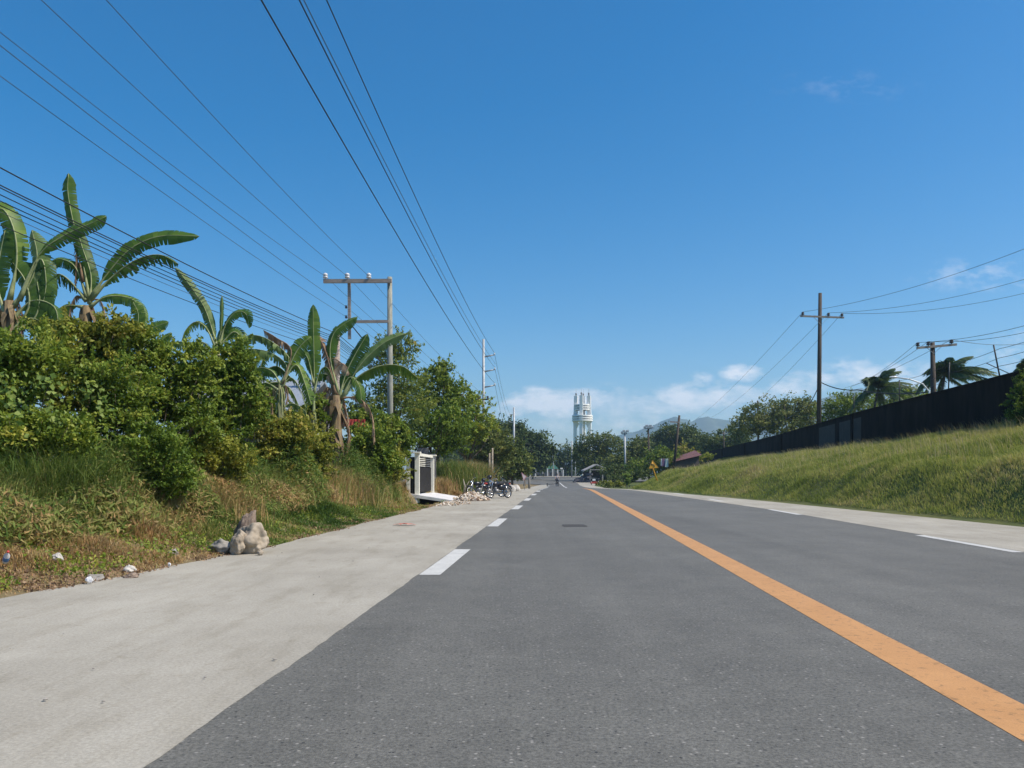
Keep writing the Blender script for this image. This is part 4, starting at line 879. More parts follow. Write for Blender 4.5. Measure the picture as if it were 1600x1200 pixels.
# the wooden H-shaped frame
Y = 36.0
A = P(609, 433, Y); f = Vector((P(610, 0, Y).x, Y, float(zl(P(610, 0, Y).x, Y))))
hp = empty('utility_pole', f, 'weathered grey wooden pole with an L-shaped frame of crossarms reaching left over the bananas', 'utility pole')
MB().tube([f - Vector((0, 0, .4)), f.lerp(A, .5), A], [.15, .13, .11], 14).build('pole', GREYW, hp)
MB().bar(P(507, 441, Y) + Vector((0, -.19, 0)), P(613, 440.5, Y) + Vector((0, -.19, 0)), .12, .17).build('crossarm', GREYW2, hp)
MB().bar(P(546, 443, Y) + Vector((0, -.05, 0)), P(546.5, 530, Y) + Vector((0, -.05, 0)), .13, .13).build('hanging_post', GREYW2, hp)
MB().bar(P(546, 504, Y) + Vector((0, -.19, 0)), P(608, 503.5, Y) + Vector((0, -.19, 0)), .1, .12).build('crossarm', GREYW2, hp)
MB().bar(P(549, 508, Y) + Vector((0, .02, 0)), P(572, 536, Y) + Vector((0, .02, 0)), .05).bar(P(572, 536, Y) + Vector((0, .02, 0)), P(606, 580, Y) + Vector((0, .02, 0)), .05).build('brace', DKMET, hp)
ins1 = []
for px in (510, 544, 577.5):
    insul(hp, P(px, 436.5, Y) + Vector((0, -.19, 0)), 1.25); ins1.append(P(px, 433.5, Y) + Vector((0, -.19, 0)))
ins2 = []
for py in (480, 495.5):
    MB().lathe(P(542.8, py, Y) + Vector((-.05, -.05, 0)), [(.03, -.07), (.06, -.05), (.04, 0), (.06, .05), (.03, .07)], 10).build('spool_insulator', PORCD, hp); ins2.append(P(542, py, Y))
# pinkish low pole for the cables
Y2 = 31.0; f = Vector((P(528, 0, Y2).x, Y2, float(zl(P(528, 0, Y2).x, Y2))))
lp = empty('cable_pole', f, 'thin weathered cable pole half hidden behind the brown-trunked banana plant', 'utility pole')
MB().tube([f - Vector((0, 0, .3)), P(527, 520, Y2)], [.13, .1], 10).build('pole', GREYW2, lp)
MB().bar(P(523, 532, Y2) + Vector((0, -.12, 0)), P(532, 532, Y2) + Vector((0, -.12, 0)), .06).build('bracket', DKMET, lp)
# steel poles
def steelpole(label, px, ptop, Y, arms, rb, rt, dark=False):
    x = P(px, 0, Y).x; f = Vector((x, Y, float(zl(x, Y)))); e = empty('utility_pole', f, label, 'utility pole')
    MB().tube([f - Vector((0, 0, .4)), P(px, ptop, Y)], [rb, rt], 12).build('pole', STEEL, e); ends = []
    for (ax, ay, bx, by) in arms:
        a, b = P(ax, ay, Y), P(bx, by, Y); MB().tube([a, b], [.075, .05], 8).build('arm', GALV, e)
        MB().lathe(b + Vector((0, 0, 0)), [(.03, 0), (.09, .02), (.05, .06), (.09, .1), (.05, .14), (.02, .2)], 8).build('insulator', PORC, e); ends.append(b + Vector((0, 0, .2)))
    return ends
e1 = steelpole('tall pale steel pole with three short arms on its right, above the left tree row', 755.5, 530, 74, [(757, 557.5, 772.5, 554.5), (757, 580.5, 773, 577.5), (757, 605, 773, 602)], .16, .11)
e2 = steelpole('farther pale steel pole with arms on its left, in front of the dark domed tree', 803, 636.5, 152, [(802, 648, 796.5, 647.5), (802, 660.5, 796.5, 659.5), (802, 681.5, 794, 682.5)], .25, .17)
x = P(747.5, 0, 70).x; f = Vector((x, 70, float(zl(x, 70))))
tp = empty('utility_pole', f, 'short dark crossarm pole beside the tall pale steel pole', 'utility pole')
MB().tube([f - Vector((0, 0, .3)), P(747.5, 618, 70)], [.15, .11], 10).build('pole', CREO, tp)
MB().bar(P(742, 624.5, 69.8), P(764, 624, 69.8), .12).build('crossarm', CREO, tp)
ins3 = []
for px in (744, 750, 762): insul(tp, P(px, 622.6, 69.8), 1.2, PORCD); ins3.append(P(px, 620.5, 69.8))
# right-hand poles
def crosspole(label, top, foot, Y, arm, insx, zb_, r=.17, m=CREO, brace=True):
    f = P(foot[0], foot[1], Y); f.z = zb_; T = P(top[0], top[1], Y); e = empty('utility_pole', f, label, 'utility pole')
    MB().tube([f - Vector((0, 0, .3)), f.lerp(T, .5), T], [r * 1.15, r, r * .8], 12).build('pole', m, e)
    a, b = P(arm[0], arm[1], Y) + Vector((0, -r - .03, 0)), P(arm[2], arm[3], Y) + Vector((0, -r - .03, 0))
    MB().bar(a, b, .12, .16).build('crossarm', GREYW2, e); mid = a.lerp(b, (top[0] - arm[0]) / (arm[2] - arm[0]))
    if brace:
        for s in (-.28, .28): MB().bar(mid + (b - a) * s * .6 + Vector((0, 0, -.08)), mid + Vector((.0, .02, -abs((b - a).x) * .18)), .05, .02).build('brace', GALV, e)
    out = []
    for px in insx:
        t = (px - arm[0]) / (arm[2] - arm[0]); q = a.lerp(b, t); insul(e, q + Vector((0, 0, .12)), 1.5, PORCD); out.append(q + Vector((0, 0, .4)))
    return e, out
bp_, ib = crosspole('tallest dark wooden crossarm pole rising behind the wall on the right', (1281.5, 458), (1279, 662), 75, (1249, 494.5, 1317, 497), (1253, 1293, 1314), 3.2, .2)
sp_, is_ = crosspole('shorter crossarm pole beside the windblown coconut palm behind the wall', (1457, 535), (1460, 620), 58, (1430, 544.5, 1492, 539), (1431.5, 1448, 1484), 3.3, .19)
for i, (lab, top, foot, Y, zb_, r) in enumerate([
    ('slim dark pole in front of the large pale-leaved tree, behind the wall', (1184, 626), (1185, 700), 112, 3.4, .13),
    ('short pole near the low far end of the dark wall', (1131, 674), (1131, 702), 150, 3.7, .13),
    ('dark pole leaning right, beside the brown tiled roof', (1061.5, 649), (1052, 732), 104, None, .17)]):
    f = P(foot[0], foot[1], Y); 
    if zb_: f.z = zb_
    T = P(top[0], top[1], Y); e = empty('utility_pole', f, lab, 'utility pole'); MB().tube([f - Vector((0, 0, .5)), T], [r * 1.1, r * .85], 10).build('pole', CREO, e)
    if i == 2: MB().bar(P(1047, 659, Y - .2), P(1062, 660, Y - .2), .15).build('crossarm', GREYW2, e)
    elif i == 0: MB().bar(P(1180, 631, Y - .2), P(1189, 631, Y - .2), .12).build('crossarm', GREYW2, e)
    else: MB().bar(P(1128, 677, Y - .2), P(1135, 677, Y - .2), .12).build('crossarm', GREYW2, e)
# floodlight masts
LAMPG = mat('floodlight_glass', (.78, .78, .78), (.85, .85, .85), .3, 4)
def mast(label, px, top, Y, spread, m, n):
    x = P(px, 0, Y).x; f = Vector((x, Y, float(zb(x, Y)) if x > bt(Y) else float(zr(Y)))); T = P(px - 1.5, top, Y); e = empty('floodlight_mast', f, label, 'floodlight')
    MB().tube([f - Vector((0, 0, .3)), T], [.2, .12], 10).build('mast', m, e)
    s = spread / F * Y; MB().bar(T + Vector((-s, 0, -.2)), T + Vector((s, 0, -.2)), .1).build('crossbar', GALV, e)
    for k in range(n):
        c = T + Vector((-s + 2 * s * k / (n - 1), -.2, .25 * ((k % 2)))); mb = MB(); mb.box(c, (.42, .24, .34), rot=Matrix.Rotation(R(20), 3, 'X')); mb.box(c + Vector((0, -.16, -.04)), (.36, .02, .28), rot=Matrix.Rotation(R(20), 3, 'X'), mi=1); mb.build('floodlight', [GALV, LAMPG], e)
mast('pale floodlight mast with a cluster of white lamps above the trees', 977.5, 676, 130, 4.2, STEEL, 4)
mast('dark floodlight mast, wider lamp cluster, right of the pale one', 1014.5, 668, 124, 5.5, CREO, 5)
# street lamp behind the wall
p0 = P(1452, 612, 56); b0 = Vector((p0.x, 56, 3.4)); e = empty('street_lamp', b0, 'white curved street lamp arm showing above the wall, left of the shorter pole', 'street lamp')
MB().tube([b0 - Vector((0, 0, .2)), p0, P(1442, 600, 56), P(1420, 592, 56), P(1402, 590, 56)], [.08, .06, .05, .05, .045], 8).build('post', mat('lamp_white', (.7, .7, .7), None, .4), e)
MB().blob(P(1396, 589.5, 56), (.32, .14, .09), smooth=True, rough=0).build('lamp_head', PORC, e)
# far pole at the bend + small ones
for lab, px, top, Y, r in (('slender pale pole standing at the far bend, just left of the round dark tree', 893.5, 689, 186, .16), ('small pole just right of the slender pale bend pole', 899, 722, 190, .14), ('grey slanting street pole in front of the far trees at the bend', 866, 706, 196, .13)):
    x = P(px, 0, Y).x; f = Vector((x, Y, float(zr(Y)))); e = empty('utility_pole', f, lab, 'utility pole'); T = P(px - (2.5 if px == 866 else 0), top, Y)
    MB().tube([f - Vector((0, 0, .3)), T], [r, r * .75], 10).build('pole', STEEL, e); MB().bar(T + Vector((-.5, 0, -.3)), T + Vector((.5, 0, -.3)), .1).build('crossarm', GALV, e)

# ------------------------------------------------------------------ wires
WIRE = mat('wire', (.012, .012, .014), (.02, .02, .02), .6, 5)
WIREG = mat('wire_grey', (.05, .055, .06), (.08, .08, .085), .5, 5)
def wire(label, pts, r, m=WIRE, sag=0, n=18, grp=None):
    """through 3-D points; a span between two points hangs by sag metres"""
    out = []
    for a, b in zip(pts[:-1], pts[1:]):
        for i in range(n):
            t = i / n; q = a.lerp(b, t); q.z -= 4 * sag * t * (1 - t); out.append(q)
    out.append(pts[-1]); o = MB().tube(out, r, 5).build('wire', m); mid = pts[0].copy()
    o.data.transform(Matrix.Translation(-mid)); o.location = mid
    return tag(o, label, 'wire', grp)
def back(p, px, py, ext=1.6, z=None):
    """the far-side end p and a pixel the wire passes: returns the point behind the camera's side that makes the line pass there at p's height"""
    Yq = (p.z - H) * F / (VY - py) if z is None else (z - H) * F / (VY - py); q = P(px, py, Yq); return p + (q - p) * ext
g3 = 'wires on the crossarm insulators of the wooden frame'
for i, (p, (px, py)) in enumerate(zip(ins1, [(0, 14), (104, 0), (200, 0)])):
    wire(['wire running to the left insulator of the wooden frame', 'wire running to the middle insulator of the wooden frame', 'wire running to the right insulator of the wooden frame'][i], [back(p, px, py, 1.9), p, ins3[i]], .008, WIREG, .45, grp=g3)
wire('wire running to the upper spool on the hanging post of the wooden frame', [back(ins2[0], 0, 34, 1.9), ins2[0], ins3[0] + Vector((0, 0, -.4))], .008, WIREG, .4, grp='wires on the spools of the wooden frame')
wire('faint wire running to the lower spool on the hanging post of the wooden frame', [back(ins2[1], 0, 82, 1.9), ins2[1], ins3[1] + Vector((0, 0, -.6))], .007, WIREG, .4, grp='wires on the spools of the wooden frame')
gc = 'black cables in front of the banana plants'
for i, (py0, fx, fy_, r, lab) in enumerate([
    (240, 528, 522, .013, 'uppermost thick black cable crossing in front of the banana plants'),
    (268, 528, 528, .012, 'second black cable from the top crossing the banana plants'),
    (272, 528, 531, .011, 'third black cable, almost touching the second one above it'),
    (283, 528, 534, .010, 'fourth black cable from the top crossing the banana plants'),
    (293, 528, 537, .010, 'fifth black cable from the top crossing the banana plants'),
    (300, 528, 541, .010, 'sixth black cable from the top crossing the banana plants'),
    (310, 528, 546, .006, 'thin grey wire just under the bundle of black cables'),
    (331, 528, 552, .009, 'lowest black cable of all, set apart below the bundle')]):
    p = P(fx, fy_, Y2 - .15); q = back(p, 0, py0, 1.45)
    wire(lab, [q, p, P(690, 640, 60)], r, WIREG if i == 6 else WIRE, .28, grp=gc)
gh = 'high wires on the steel poles'
for i, (p, px, py, q2) in enumerate([(e1[0], 527, 0, e2[0]), (e1[1], 489, 0, e2[1]), (e1[2], 437, 0, e2[2])]):
    wire(['high wire reaching the top arm of the steel pole, rightmost of the three overhead', 'high wire reaching the middle arm of the steel pole', 'high wire reaching the lowest arm of the steel pole, leftmost of the three overhead'][i], [back(p, px, py, 1.25), p, q2], .015, WIRE, .9, n=30, grp=gh)
wire('thin high wire close beside the one on the middle arm of the steel pole', [back(e1[1] + Vector((.1, 0, .3)), 493, 0, 1.25), e1[1] + Vector((.1, 0, .3))], .011, WIREG, .8, n=30, grp=gh)
gx = 'wires on the tallest right-hand pole'
for i, (p, (px, py)) in enumerate(zip(ib, [(1600, 385), (1600, 433), (1600, 455)])):
    far = [P(1080, 660, 215), P(1112, 652, 205), P(1150, 650, 190)][i]
    q = back(p, px, py, 1.35); q.z += .8
    wire(['wire from the left insulator of the tallest right-hand pole', 'wire from the middle insulator of the tallest right-hand pole', 'wire from the right insulator of the tallest right-hand pole'][i], [q, p, far], .016, WIREG, 1.0, n=26, grp=gx)
gy = 'wires on the shorter right-hand pole'
for i, (p, (px, py)) in enumerate(zip(is_, [(1600, 503), (1600, 514), (1600, 532)])):
    far = [P(1340, 600, 110), P(1330, 604, 112), P(1320, 606, 114)][i]
    wire(['upper wire of the shorter crossarm pole behind the wall', 'middle wire of the shorter crossarm pole behind the wall', 'lowest wire of the shorter crossarm pole behind the wall'][i], [back(p, px, py, 1.3), p, far], .016, WIREG, .35, grp=gy)
a = P(1284, 598, 75); wire('thick drooping cable between the tallest right-hand pole and the shorter one', [a, P(1340, 609, 70), P(1456, 612, 58)], .045, WIRE, .25)
a = P(1278, 606, 75); wire('thick cable drooping left from the tallest right-hand pole down to the far poles', [a, P(1252, 640, 88), P(1185, 668, 112), P(1131, 690, 150), P(1090, 693, 200)], .04, WIRE, .5)
wire('wire crossing the road low over the bend', [P(803, 690, 152), P(893, 690, 186)], .03, WIREG, .7)
wire('second, lower wire over the bend', [P(803, 700, 152), P(893, 700, 186), P(977, 690, 130)], .03, WIREG, .7)

# ------------------------------------------------------------------ white tower
TW = mat('tower_white', (.8, .8, .77), (.87, .87, .84), .7, .4, coord='Object')
TY = 400.0; TX = P(910, 0, TY).x; tz = lambda py: P(0, py, TY).z
te = empty('water_tower', (TX, TY, .4), 'tall white concrete tower with four fins and stacked ring balconies', 'tower')
Rf = 4.0
for ang in (-14, 76, 166, 256):
    a = R(ang); d = Vector((math.sin(a), -math.cos(a), 0)); s = Vector((math.cos(a), math.sin(a), 0)); o_ = Vector((TX, TY, 0)); w = .85
    out_ = [(4.5, -1), (4.5, tz(662)), (5.0, tz(657)), (4.75, tz(656)), (4.35, tz(642)), (4.25, tz(628)), (4.2, tz(618.5)), (2.45, tz(618.5)), (2.5, tz(642)), (2.7, tz(658)), (1.6, tz(662)), (2.9, tz(669)), (2.9, -1)]
    poly = [o_ + d * r + s * -w + Vector((0, 0, z)) for r, z in out_]
    MB().prism(poly, (0, 0, 0), s * 2 * w).build('fin', TW, te)
    fb = o_ + d * 3.25; mb = MB(); mb.tube([fb + Vector((0, 0, tz(619))), fb + Vector((0, 0, tz(614)))], [.3, .28], 8); mb.tube([fb + Vector((0, 0, tz(613))), fb + Vector((0, 0, tz(607)))], [.06, .04], 6)
    mb.lathe(fb + Vector((0, 0, tz(615))), [(.3, -.7), (.42, -.5), (.42, .3), (.3, .4)], 8); mb.build('finial', mat('finial_grey', (.2, .2, .21), None, .6), te)
def band(name, r0, r1, z0, z1):
    return MB().lathe((TX, TY, 0), [(r0, z0), (r1, z0), (r1, z1), (r0, z1), (r0, z0)], 40, smooth=False).build(name, TW, te)
for k in range(3): band('ring', 4.1, 5.3, tz(658.2 - 3.4 * k), tz(656.0 - 3.4 * k))
for k in range(3): band('ring', 3.0, 3.9, tz(641 - 3.4 * k), tz(639.0 - 3.4 * k))
MB().lathe((TX, TY, 0), [(2.6, tz(659)), (4.3, tz(658.4)), (4.3, tz(657.2)), (2.6, tz(657.0))], 32).build('floor_slab', TW, te)
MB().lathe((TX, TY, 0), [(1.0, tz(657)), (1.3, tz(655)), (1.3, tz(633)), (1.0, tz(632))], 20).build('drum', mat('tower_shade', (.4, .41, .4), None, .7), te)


# ------------------------------------------------------------------ buildings
WHITEP = mat('white_paint', (.62, .61, .56), (.74, .73, .68), .6, 3)
CREAM = mat('cream_paint', (.68, .66, .56), (.78, .76, .66), .6, 4, bump=.002)
# pale house behind the bananas
hx0, hx1, hy0, hy1 = P(270, 0, 34).x, P(455, 0, 34).x, 34, 42
he = empty('house', ((hx0 + hx1) / 2, hy0, .8), 'pale house with a grey-blue roof glimpsed behind the banana plants', 'house')
zt = P(0, 628, 30).z; BLU = mat('house_wall', (.5, .53, .58), (.6, .62, .66), .8, 2)
MB().box(((hx0 + hx1) / 2, (hy0 + hy1) / 2, (zt + .6) / 2), (hx1 - hx0, hy1 - hy0, zt - .2)).build('wall', BLU, he)
zr1 = P(0, 566, 32).z; ROOFG = mat('grey_roof', (.2, .235, .28), (.28, .31, .35), .6, 3, stretch=(6, 1, 1))
mb = MB(); a0, a1 = hx0 - .5, hx1 + .5; ym = (hy0 + hy1) / 2
mb.prism([Vector((a0, hy0 - .6, zt)), Vector((a0, ym, zr1)), Vector((a0, hy1 + .6, zt)), Vector((a0, hy1 + .6, zt - .12)), Vector((a0, ym, zr1 - .15)), Vector((a0, hy0 - .6, zt - .12))], (0, 0, 0), (a1 - a0, 0, 0)); mb.build('roof', ROOFG, he)
DARKW = mat('dark_window', (.02, .022, .026), (.03, .03, .035), .2, 3)
for k, xx in enumerate(np.linspace(hx0 + .8, hx1 - .8, 4)):
    w_ = MB(); w_.box((xx, hy0 - .03, 2.4), (.8, .05, 1.1)); fr = w_.build('window', DARKW, he); MB().box((xx, hy0 - .06, 1.8), (1.0, .12, .08)).build('sill', WHITEP, fr)
# red awning/laundry
RED = mat('red_cloth', (.5, .06, .05), (.62, .1, .08), .8, 6)
p = P(553, 655, 31); mb = MB(); rn = random.Random(4)
for i in range(7):
    w0 = .11 + rn.random() * .04; hgt = .28 + .16 * rn.random(); cx = p.x - .42 + i * .135
    v = []; 
    for c in range(4):
        for r_ in range(4): v.append(Vector((cx - w0 / 2 + w0 * c / 3, 31 + .03 * math.sin(c * 2 + i + r_), p.z - hgt * r_ / 3)))
    mb.add(v, [(c * 4 + r_, c * 4 + r_ + 1, (c + 1) * 4 + r_ + 1, (c + 1) * 4 + r_) for c in range(3) for r_ in range(3)], True)
o = mb.build('laundry', RED); tag(o, 'red cloths hung in a row behind the brown banana trunk', 'laundry')
# gate with driveway slab
GX0, GY0, GY1 = -4.55, 37.6, 43.2
ge = empty('gate', (GX0, 40, .35), 'cream-framed driveway gate with a black lower panel and louvres above', 'gate')
GP = lambda px, py, Y: P(px, py, Y)
def postp(x, y, w, z0, z1): return MB().box((x, y, (z0 + z1) / 2), (w, w, z1 - z0)).build('post', CREAM, ge, bevel=.015)
zt0 = P(0, 712, GY0).z; zg = .36
xg = lambda y: GX0 + (y - GY0) * .03
postp(xg(37.75), 37.75, .22, -.1, P(0, 707, 37.75).z); postp(xg(43), 43.0, .26, .1, P(0, 712.5, 43).z); postp(GX0 - .42, 37.75, .18, -.1, P(0, 706, 37.75).z)
ztop = 2.25
MB().box((xg(40.4), 40.4, 2.22), (.2, 4.9, .13), rz=-.03).build('lintel', CREAM, ge)
MB().box((GX0 - .22, 37.7, P(0, 708, 37.7).z + .03), (.8, .45, .07)).build('cap', CREAM, ge); MB().box((xg(43), 43, P(0, 712.5, 43).z + .03), (.5, .5, .07)).build('cap', CREAM, ge)
BLK = mat('black_panel', (.015, .014, .014), (.03, .028, .026), .8, 4, spec=.15)
MB().box((xg(40.3) - .02, 40.35, 1.0), (.05, 4.8, 1.25), rz=-.03).build('lower_panel', BLK, ge)
MB().box((xg(40.3) - .05, 40.35, 1.9), (.03, 4.8, .55), rz=-.03).build('upper_backing', BLK, ge)
for k in range(6): 
    MB().box((xg(39.1) + .03, 39.2, 1.68 + .09 * k), (.04, 2.1, .035), rz=-.03).build('louvre', CREAM, ge)
    MB().box((xg(41.6) + .03, 41.6, 1.68 + .09 * k), (.04, 2.2, .022), rz=-.03).build('louvre', GALV, ge)
for k in range(3): MB().box((GX0 - .3 + .08 * k, 37.72, 1.15), (.025, .04, 1.9)).build('grille_bar', DKMET, ge)
MB().box((GX0 - .22, 37.9, 1.1), (.28, .04, 2.0)).build('side_panel', BLK, ge)
WASH = mat('whitewashed_concrete', (.5, .5, .52), (.66, .66, .66), .8, 3, bump=.01, bscale=14)
mb = MB(); y0, y1 = 37.45, 43.4; xa, xb = -4.95, -2.85
mb.prism([Vector((xa, y0, .36)), Vector((xb, y0, .03)), Vector((xb, y0, -.1)), Vector((xa, y0, .2))], (0, 0, 0), (0, y1 - y0, 0))
o = mb.build('driveway_slab', WASH); tag(o, 'whitewashed concrete ramp slab bridging the ditch in front of the gate', 'ramp')
mb = MB(); mb.box((-4.72, 37.62, .02), (.42, .3, .5)); mb.box((-4.72, 43.2, .02), (.42, .3, .5)); o = mb.build('slab_abutment', WASH, bevel=.02); tag(o, 'rough whitewashed concrete footing under the gate end of the ramp', 'footing')
# brick pillar of old wall behind
OLD = mat('old_block', (.12, .12, .13), (.22, .22, .22), .9, 4, bump=.02)
o = MB().box((P(661, 0, 46).x, 46, 1.25), (.6, .3, 3.1)).box((P(661, 0, 46).x + .5, 46.05, 1.1), (.5, .2, 2.7)).build('block_wall', OLD); tag(o, 'weathered grey block wall showing above the gate, in the shade', 'wall')
# shed right of the bend
SY = 138; z0 = float(zr(SY)); se = empty('shed', (P(925, 0, SY).x, SY, z0), 'open-fronted wooden shed with a pale sloping roof edge under the round dark tree', 'shed')
WOOD = mat('dark_wood', (.06, .05, .045), (.12, .1, .09), .85, 4); PALEW = mat('pale_wood', (.3, .28, .26), (.42, .4, .38), .8, 4)
for px, py in ((922, 735), (941.5, 731)):
    MB().box((P(px, 0, SY).x, SY, (z0 + P(0, py, SY).z) / 2), (.22, .22, P(0, py, SY).z - z0)).build('post', PALEW, se)
a = P(912.5, 734.5, SY); b = P(932.5, 725, SY); mb = MB()
mb.prism([a, b, b - Vector((0, 0, .18)), a - Vector((0, 0, .18))], (0, 0, 0), (0, 6, 0)); c = P(947, 731, SY); mb.prism([b, c, c - Vector((0, 0, .18)), b - Vector((0, 0, .18))], (0, 0, 0), (0, 6, 0)); mb.build('roof', [mat('shed_roof', (.35, .33, .32), (.45, .43, .42), .6, 3)], se)
MB().box((P(930, 0, SY + 5.5).x, SY + 5.5, z0 + .9), (4.4, .1, 1.9)).build('back_wall', WOOD, se); MB().bar(P(922, 734, SY), P(942, 734, SY), .12).build('beam', PALEW, se)
mb = MB(); rn = random.Random(9)
for i in range(26):
    px = 899 + 22 * rn.random(); y = SY - 1 + 4 * rn.random(); L = rn.uniform(.5, 1.2); h = rn.uniform(.1, .5 + 1.0 * ((px - 899) / 22))
    mb.box((P(px, 0, y).x, y, z0 + h), (L, rn.uniform(.3, .7), rn.uniform(.25, .45)), rz=rn.uniform(-.5, .5))
o = mb.build('scrap_heap', mat('dark_scrap', (.05, .055, .07), (.1, .1, .12), .7, 3)); tag(o, 'dark heap of scrap and crates left of the open shed', 'heap')
# brown tiled roof house behind the bank
RT = mat('brown_tiles', (.09, .04, .04), (.19, .09, .085), .8, 2.2, bump=.05, stretch=(2, 2, 6)); HY = 116
he2 = empty('house', (P(1085, 0, HY).x, HY, 1.5), 'low house with a brown tiled roof beyond the grass bank', 'house')
r = [P(1050, 722, HY), P(1056, 714, HY + 3), P(1086, 703.5, HY + 3), P(1097, 711, HY)]
mb = MB(); a, b, c, d = r; mb.add([a, d, c, b], [(0, 1, 2, 3)]); q = [v + Vector((0, 6, 0)) for v in (a, d)]; mb.add([b, c, q[1], q[0]], [(0, 1, 2, 3)]); mb.add([d, q[1], c], [(0, 1, 2)]); mb.build('roof', RT, he2)
mb = MB(); mb.prism([Vector((a.x + .6, HY + .6, 0)), Vector((d.x - .3, HY + .6, 0)), Vector((d.x - .3, HY + .6, d.z - .1)), Vector((a.x + .6, HY + .6, a.z - .05))], (0, 0, 0), (0, 4.6, 0)); mb.build('wall', DARKW if False else mat('brown_wall', (.1, .08, .07), None, .9), he2)
# clothes on a line
for i, (lab, px, w, hgt, col) in enumerate([('white garment at the left end of the clothes line', 1033.5, .16, .9, (.6, .6, .62)), ('purple garment on the clothes line', 1036, .45, 1.0, (.16, .09, .17)), ('pale green garment on the clothes line by the roof', 1041.5, .4, 1.1, (.5, .6, .58))]):
    y = 103 + i * .1; t0 = P(px, 717, y); mb = MB(); v = []
    for c in range(5):
        for r_ in range(5): v.append(t0 + Vector((w * (c / 4 - .5) * (1 + .15 * r_ / 4), .06 * math.sin(c * 2 + r_), -hgt * r_ / 4 + .03 * abs(c - 2))))
    mb.add(v, [(c * 5 + r_, c * 5 + r_ + 1, (c + 1) * 5 + r_ + 1, (c + 1) * 5 + r_) for c in range(4) for r_ in range(4)], True)
    o = mb.build('garment', mat('garment_%d' % i, col, None, .9)); o.data.transform(Matrix.Translation(-t0)); o.location = t0; tag(o, lab, 'garment', 'clothes on the line')
ce = empty('clothes_line', P(1032, 728, 103), 'clothes line between two thin posts beside the brown roof', 'clothes line')
MB().tube([P(1030, 716.6, 103.05), P(1045, 716.6, 103.25)], .02, 5).build('line', WIREG, ce)
for px in (1030, 1045): MB().tube([P(px, 734, 103.15), P(px, 716, 103.15)], .04, 6).build('post', WOOD, ce)
# far fence with white posts, green roofed hut, sign
FY = 197; fz = float(zr(FY)) + .15; fe = empty('fence', (P(858, 0, FY).x, FY, fz), 'far fence of white posts and dark railings along the bend', 'fence')
for px, py in ((828.5, 733), (837, 733.5), (848, 734.5), (855.5, 732), (863.5, 733), (871.5, 733.5), (880, 734)):
    h = P(0, py, FY).z - fz; MB().box((P(px, 0, FY).x, FY, fz + h / 2 - .1), (.3 if px != 848 else .18, .3, h + .2)).build('post', WHITEP, fe)
x0, x1 = P(820, 0, FY).x, P(880, 0, FY).x
mb = MB(); mb.box(((x0 + x1) / 2, FY + .1, fz + .45), (x1 - x0, .12, 1.0)); mb.build('low_wall', mat('fence_wall', (.12, .1, .09), (.2, .18, .16), .9), fe)
mb = MB(); mb.bar((x0, FY + .1, fz + 1.5), (x1, FY + .1, fz + 1.5), .06)
for x in np.arange(x0, x1, .35): mb.bar((x, FY + .1, fz + .6), (x, FY + .1, fz + 1.55), .03)
mb.build('railing', DKMET, fe)
GRN = mat('green_roof', (.02, .085, .06), (.035, .12, .085), .5, 2); hy = 205; zz = float(zr(hy))
he3 = empty('hut', (P(866, 0, hy).x, hy, zz), 'small hut with a green hipped roof behind the far fence', 'hut')
a, b, c, d = P(853.5, 733, hy), P(859, 726.5, hy + 1.5), P(867, 726.5, hy + 1.5), P(873, 732.5, hy); mb = MB(); mb.add([a, d, c, b], [(0, 1, 2, 3)]); mb.add([a + Vector((0, 4, 0)), a, b], [(0, 1, 2)]); mb.add([d, d + Vector((0, 4, 0)), c], [(0, 1, 2)]); mb.add([d + Vector((0, 4, 0)), a + Vector((0, 4, 0)), b, c], [(0, 1, 2, 3)]); mb.build('roof', GRN, he3)
MB().box((P(863.5, 0, hy + 2).x, hy + 2, (zz + a.z) / 2), (2.4, 3, a.z - zz)).build('wall', mat('hut_wall', (.3, .27, .22), None, .9), he3)
sg = empty('sign', (P(877.5, 0, 195).x, 195, fz), 'small white board on a post at the right end of the far fence', 'sign')
MB().tube([(P(877.5, 0, 195).x, 195, fz - .2), P(877.5, 733, 195)], .05, 6).build('post', GALV, sg); MB().box(P(877.5, 732, 194.9), (.62, .05, .35)).build('board', WHITEP, sg)

# ------------------------------------------------------------------ warning sign with the bent arrow
SYEL = mat('sign_yellow', (.72, .36, .03), (.8, .42, .04), .45, 6); SBLK = mat('sign_black', (.02, .02, .02), None, .5)
WY = 66.0; f = P(1028.5, 763, WY); f.z = float(zb(f.x, WY)) if f.x > bt(WY) else .0
sg = empty('warning_sign', f, 'yellow triangular warning sign with a black bent arrow, leaning on its yellow post', 'road sign')
T = P(1020.5, 732, WY); MB().tube([f - Vector((0, 0, .2)), T + Vector((0, .04, 0)), P(1019.5, 722, WY) + Vector((0, .04, 0))], .05, 8).build('post', SYEL, sg)
A_, B_, C_ = P(1013.8, 732.4, WY), P(1029.2, 731.0, WY), P(1019.5, 718.5, WY)
def tri(k, dy): 
    c = (A_ + B_ + C_) / 3; return [c + (v - c) * k + Vector((0, dy, 0)) for v in (A_, B_, C_)]
pl = MB(); pl.prism(tri(1, 0), (0, 0, 0), (0, .03, 0)); plate = pl.build('plate', SYEL, sg)
c = (A_ + B_ + C_) / 3; s = .1; pts = []; 
for t in np.linspace(0, 1, 8):
    a = t * math.pi * .55; pts.append(c + Vector((.10 - .17 * (1 - math.cos(a)) - 0, -.012, -.12 + .22 * math.sin(a))))
mb = MB(); mb.tube(pts, .02, 6); e_ = pts[-1]; mb.prism([e_ + Vector((0, 0, .07)), e_ + Vector((-.12, 0, -.02)), e_ + Vector((0, 0, -.07))], (0, 0, 0), (0, .008, 0)); mb.build('arrow', SBLK, plate)
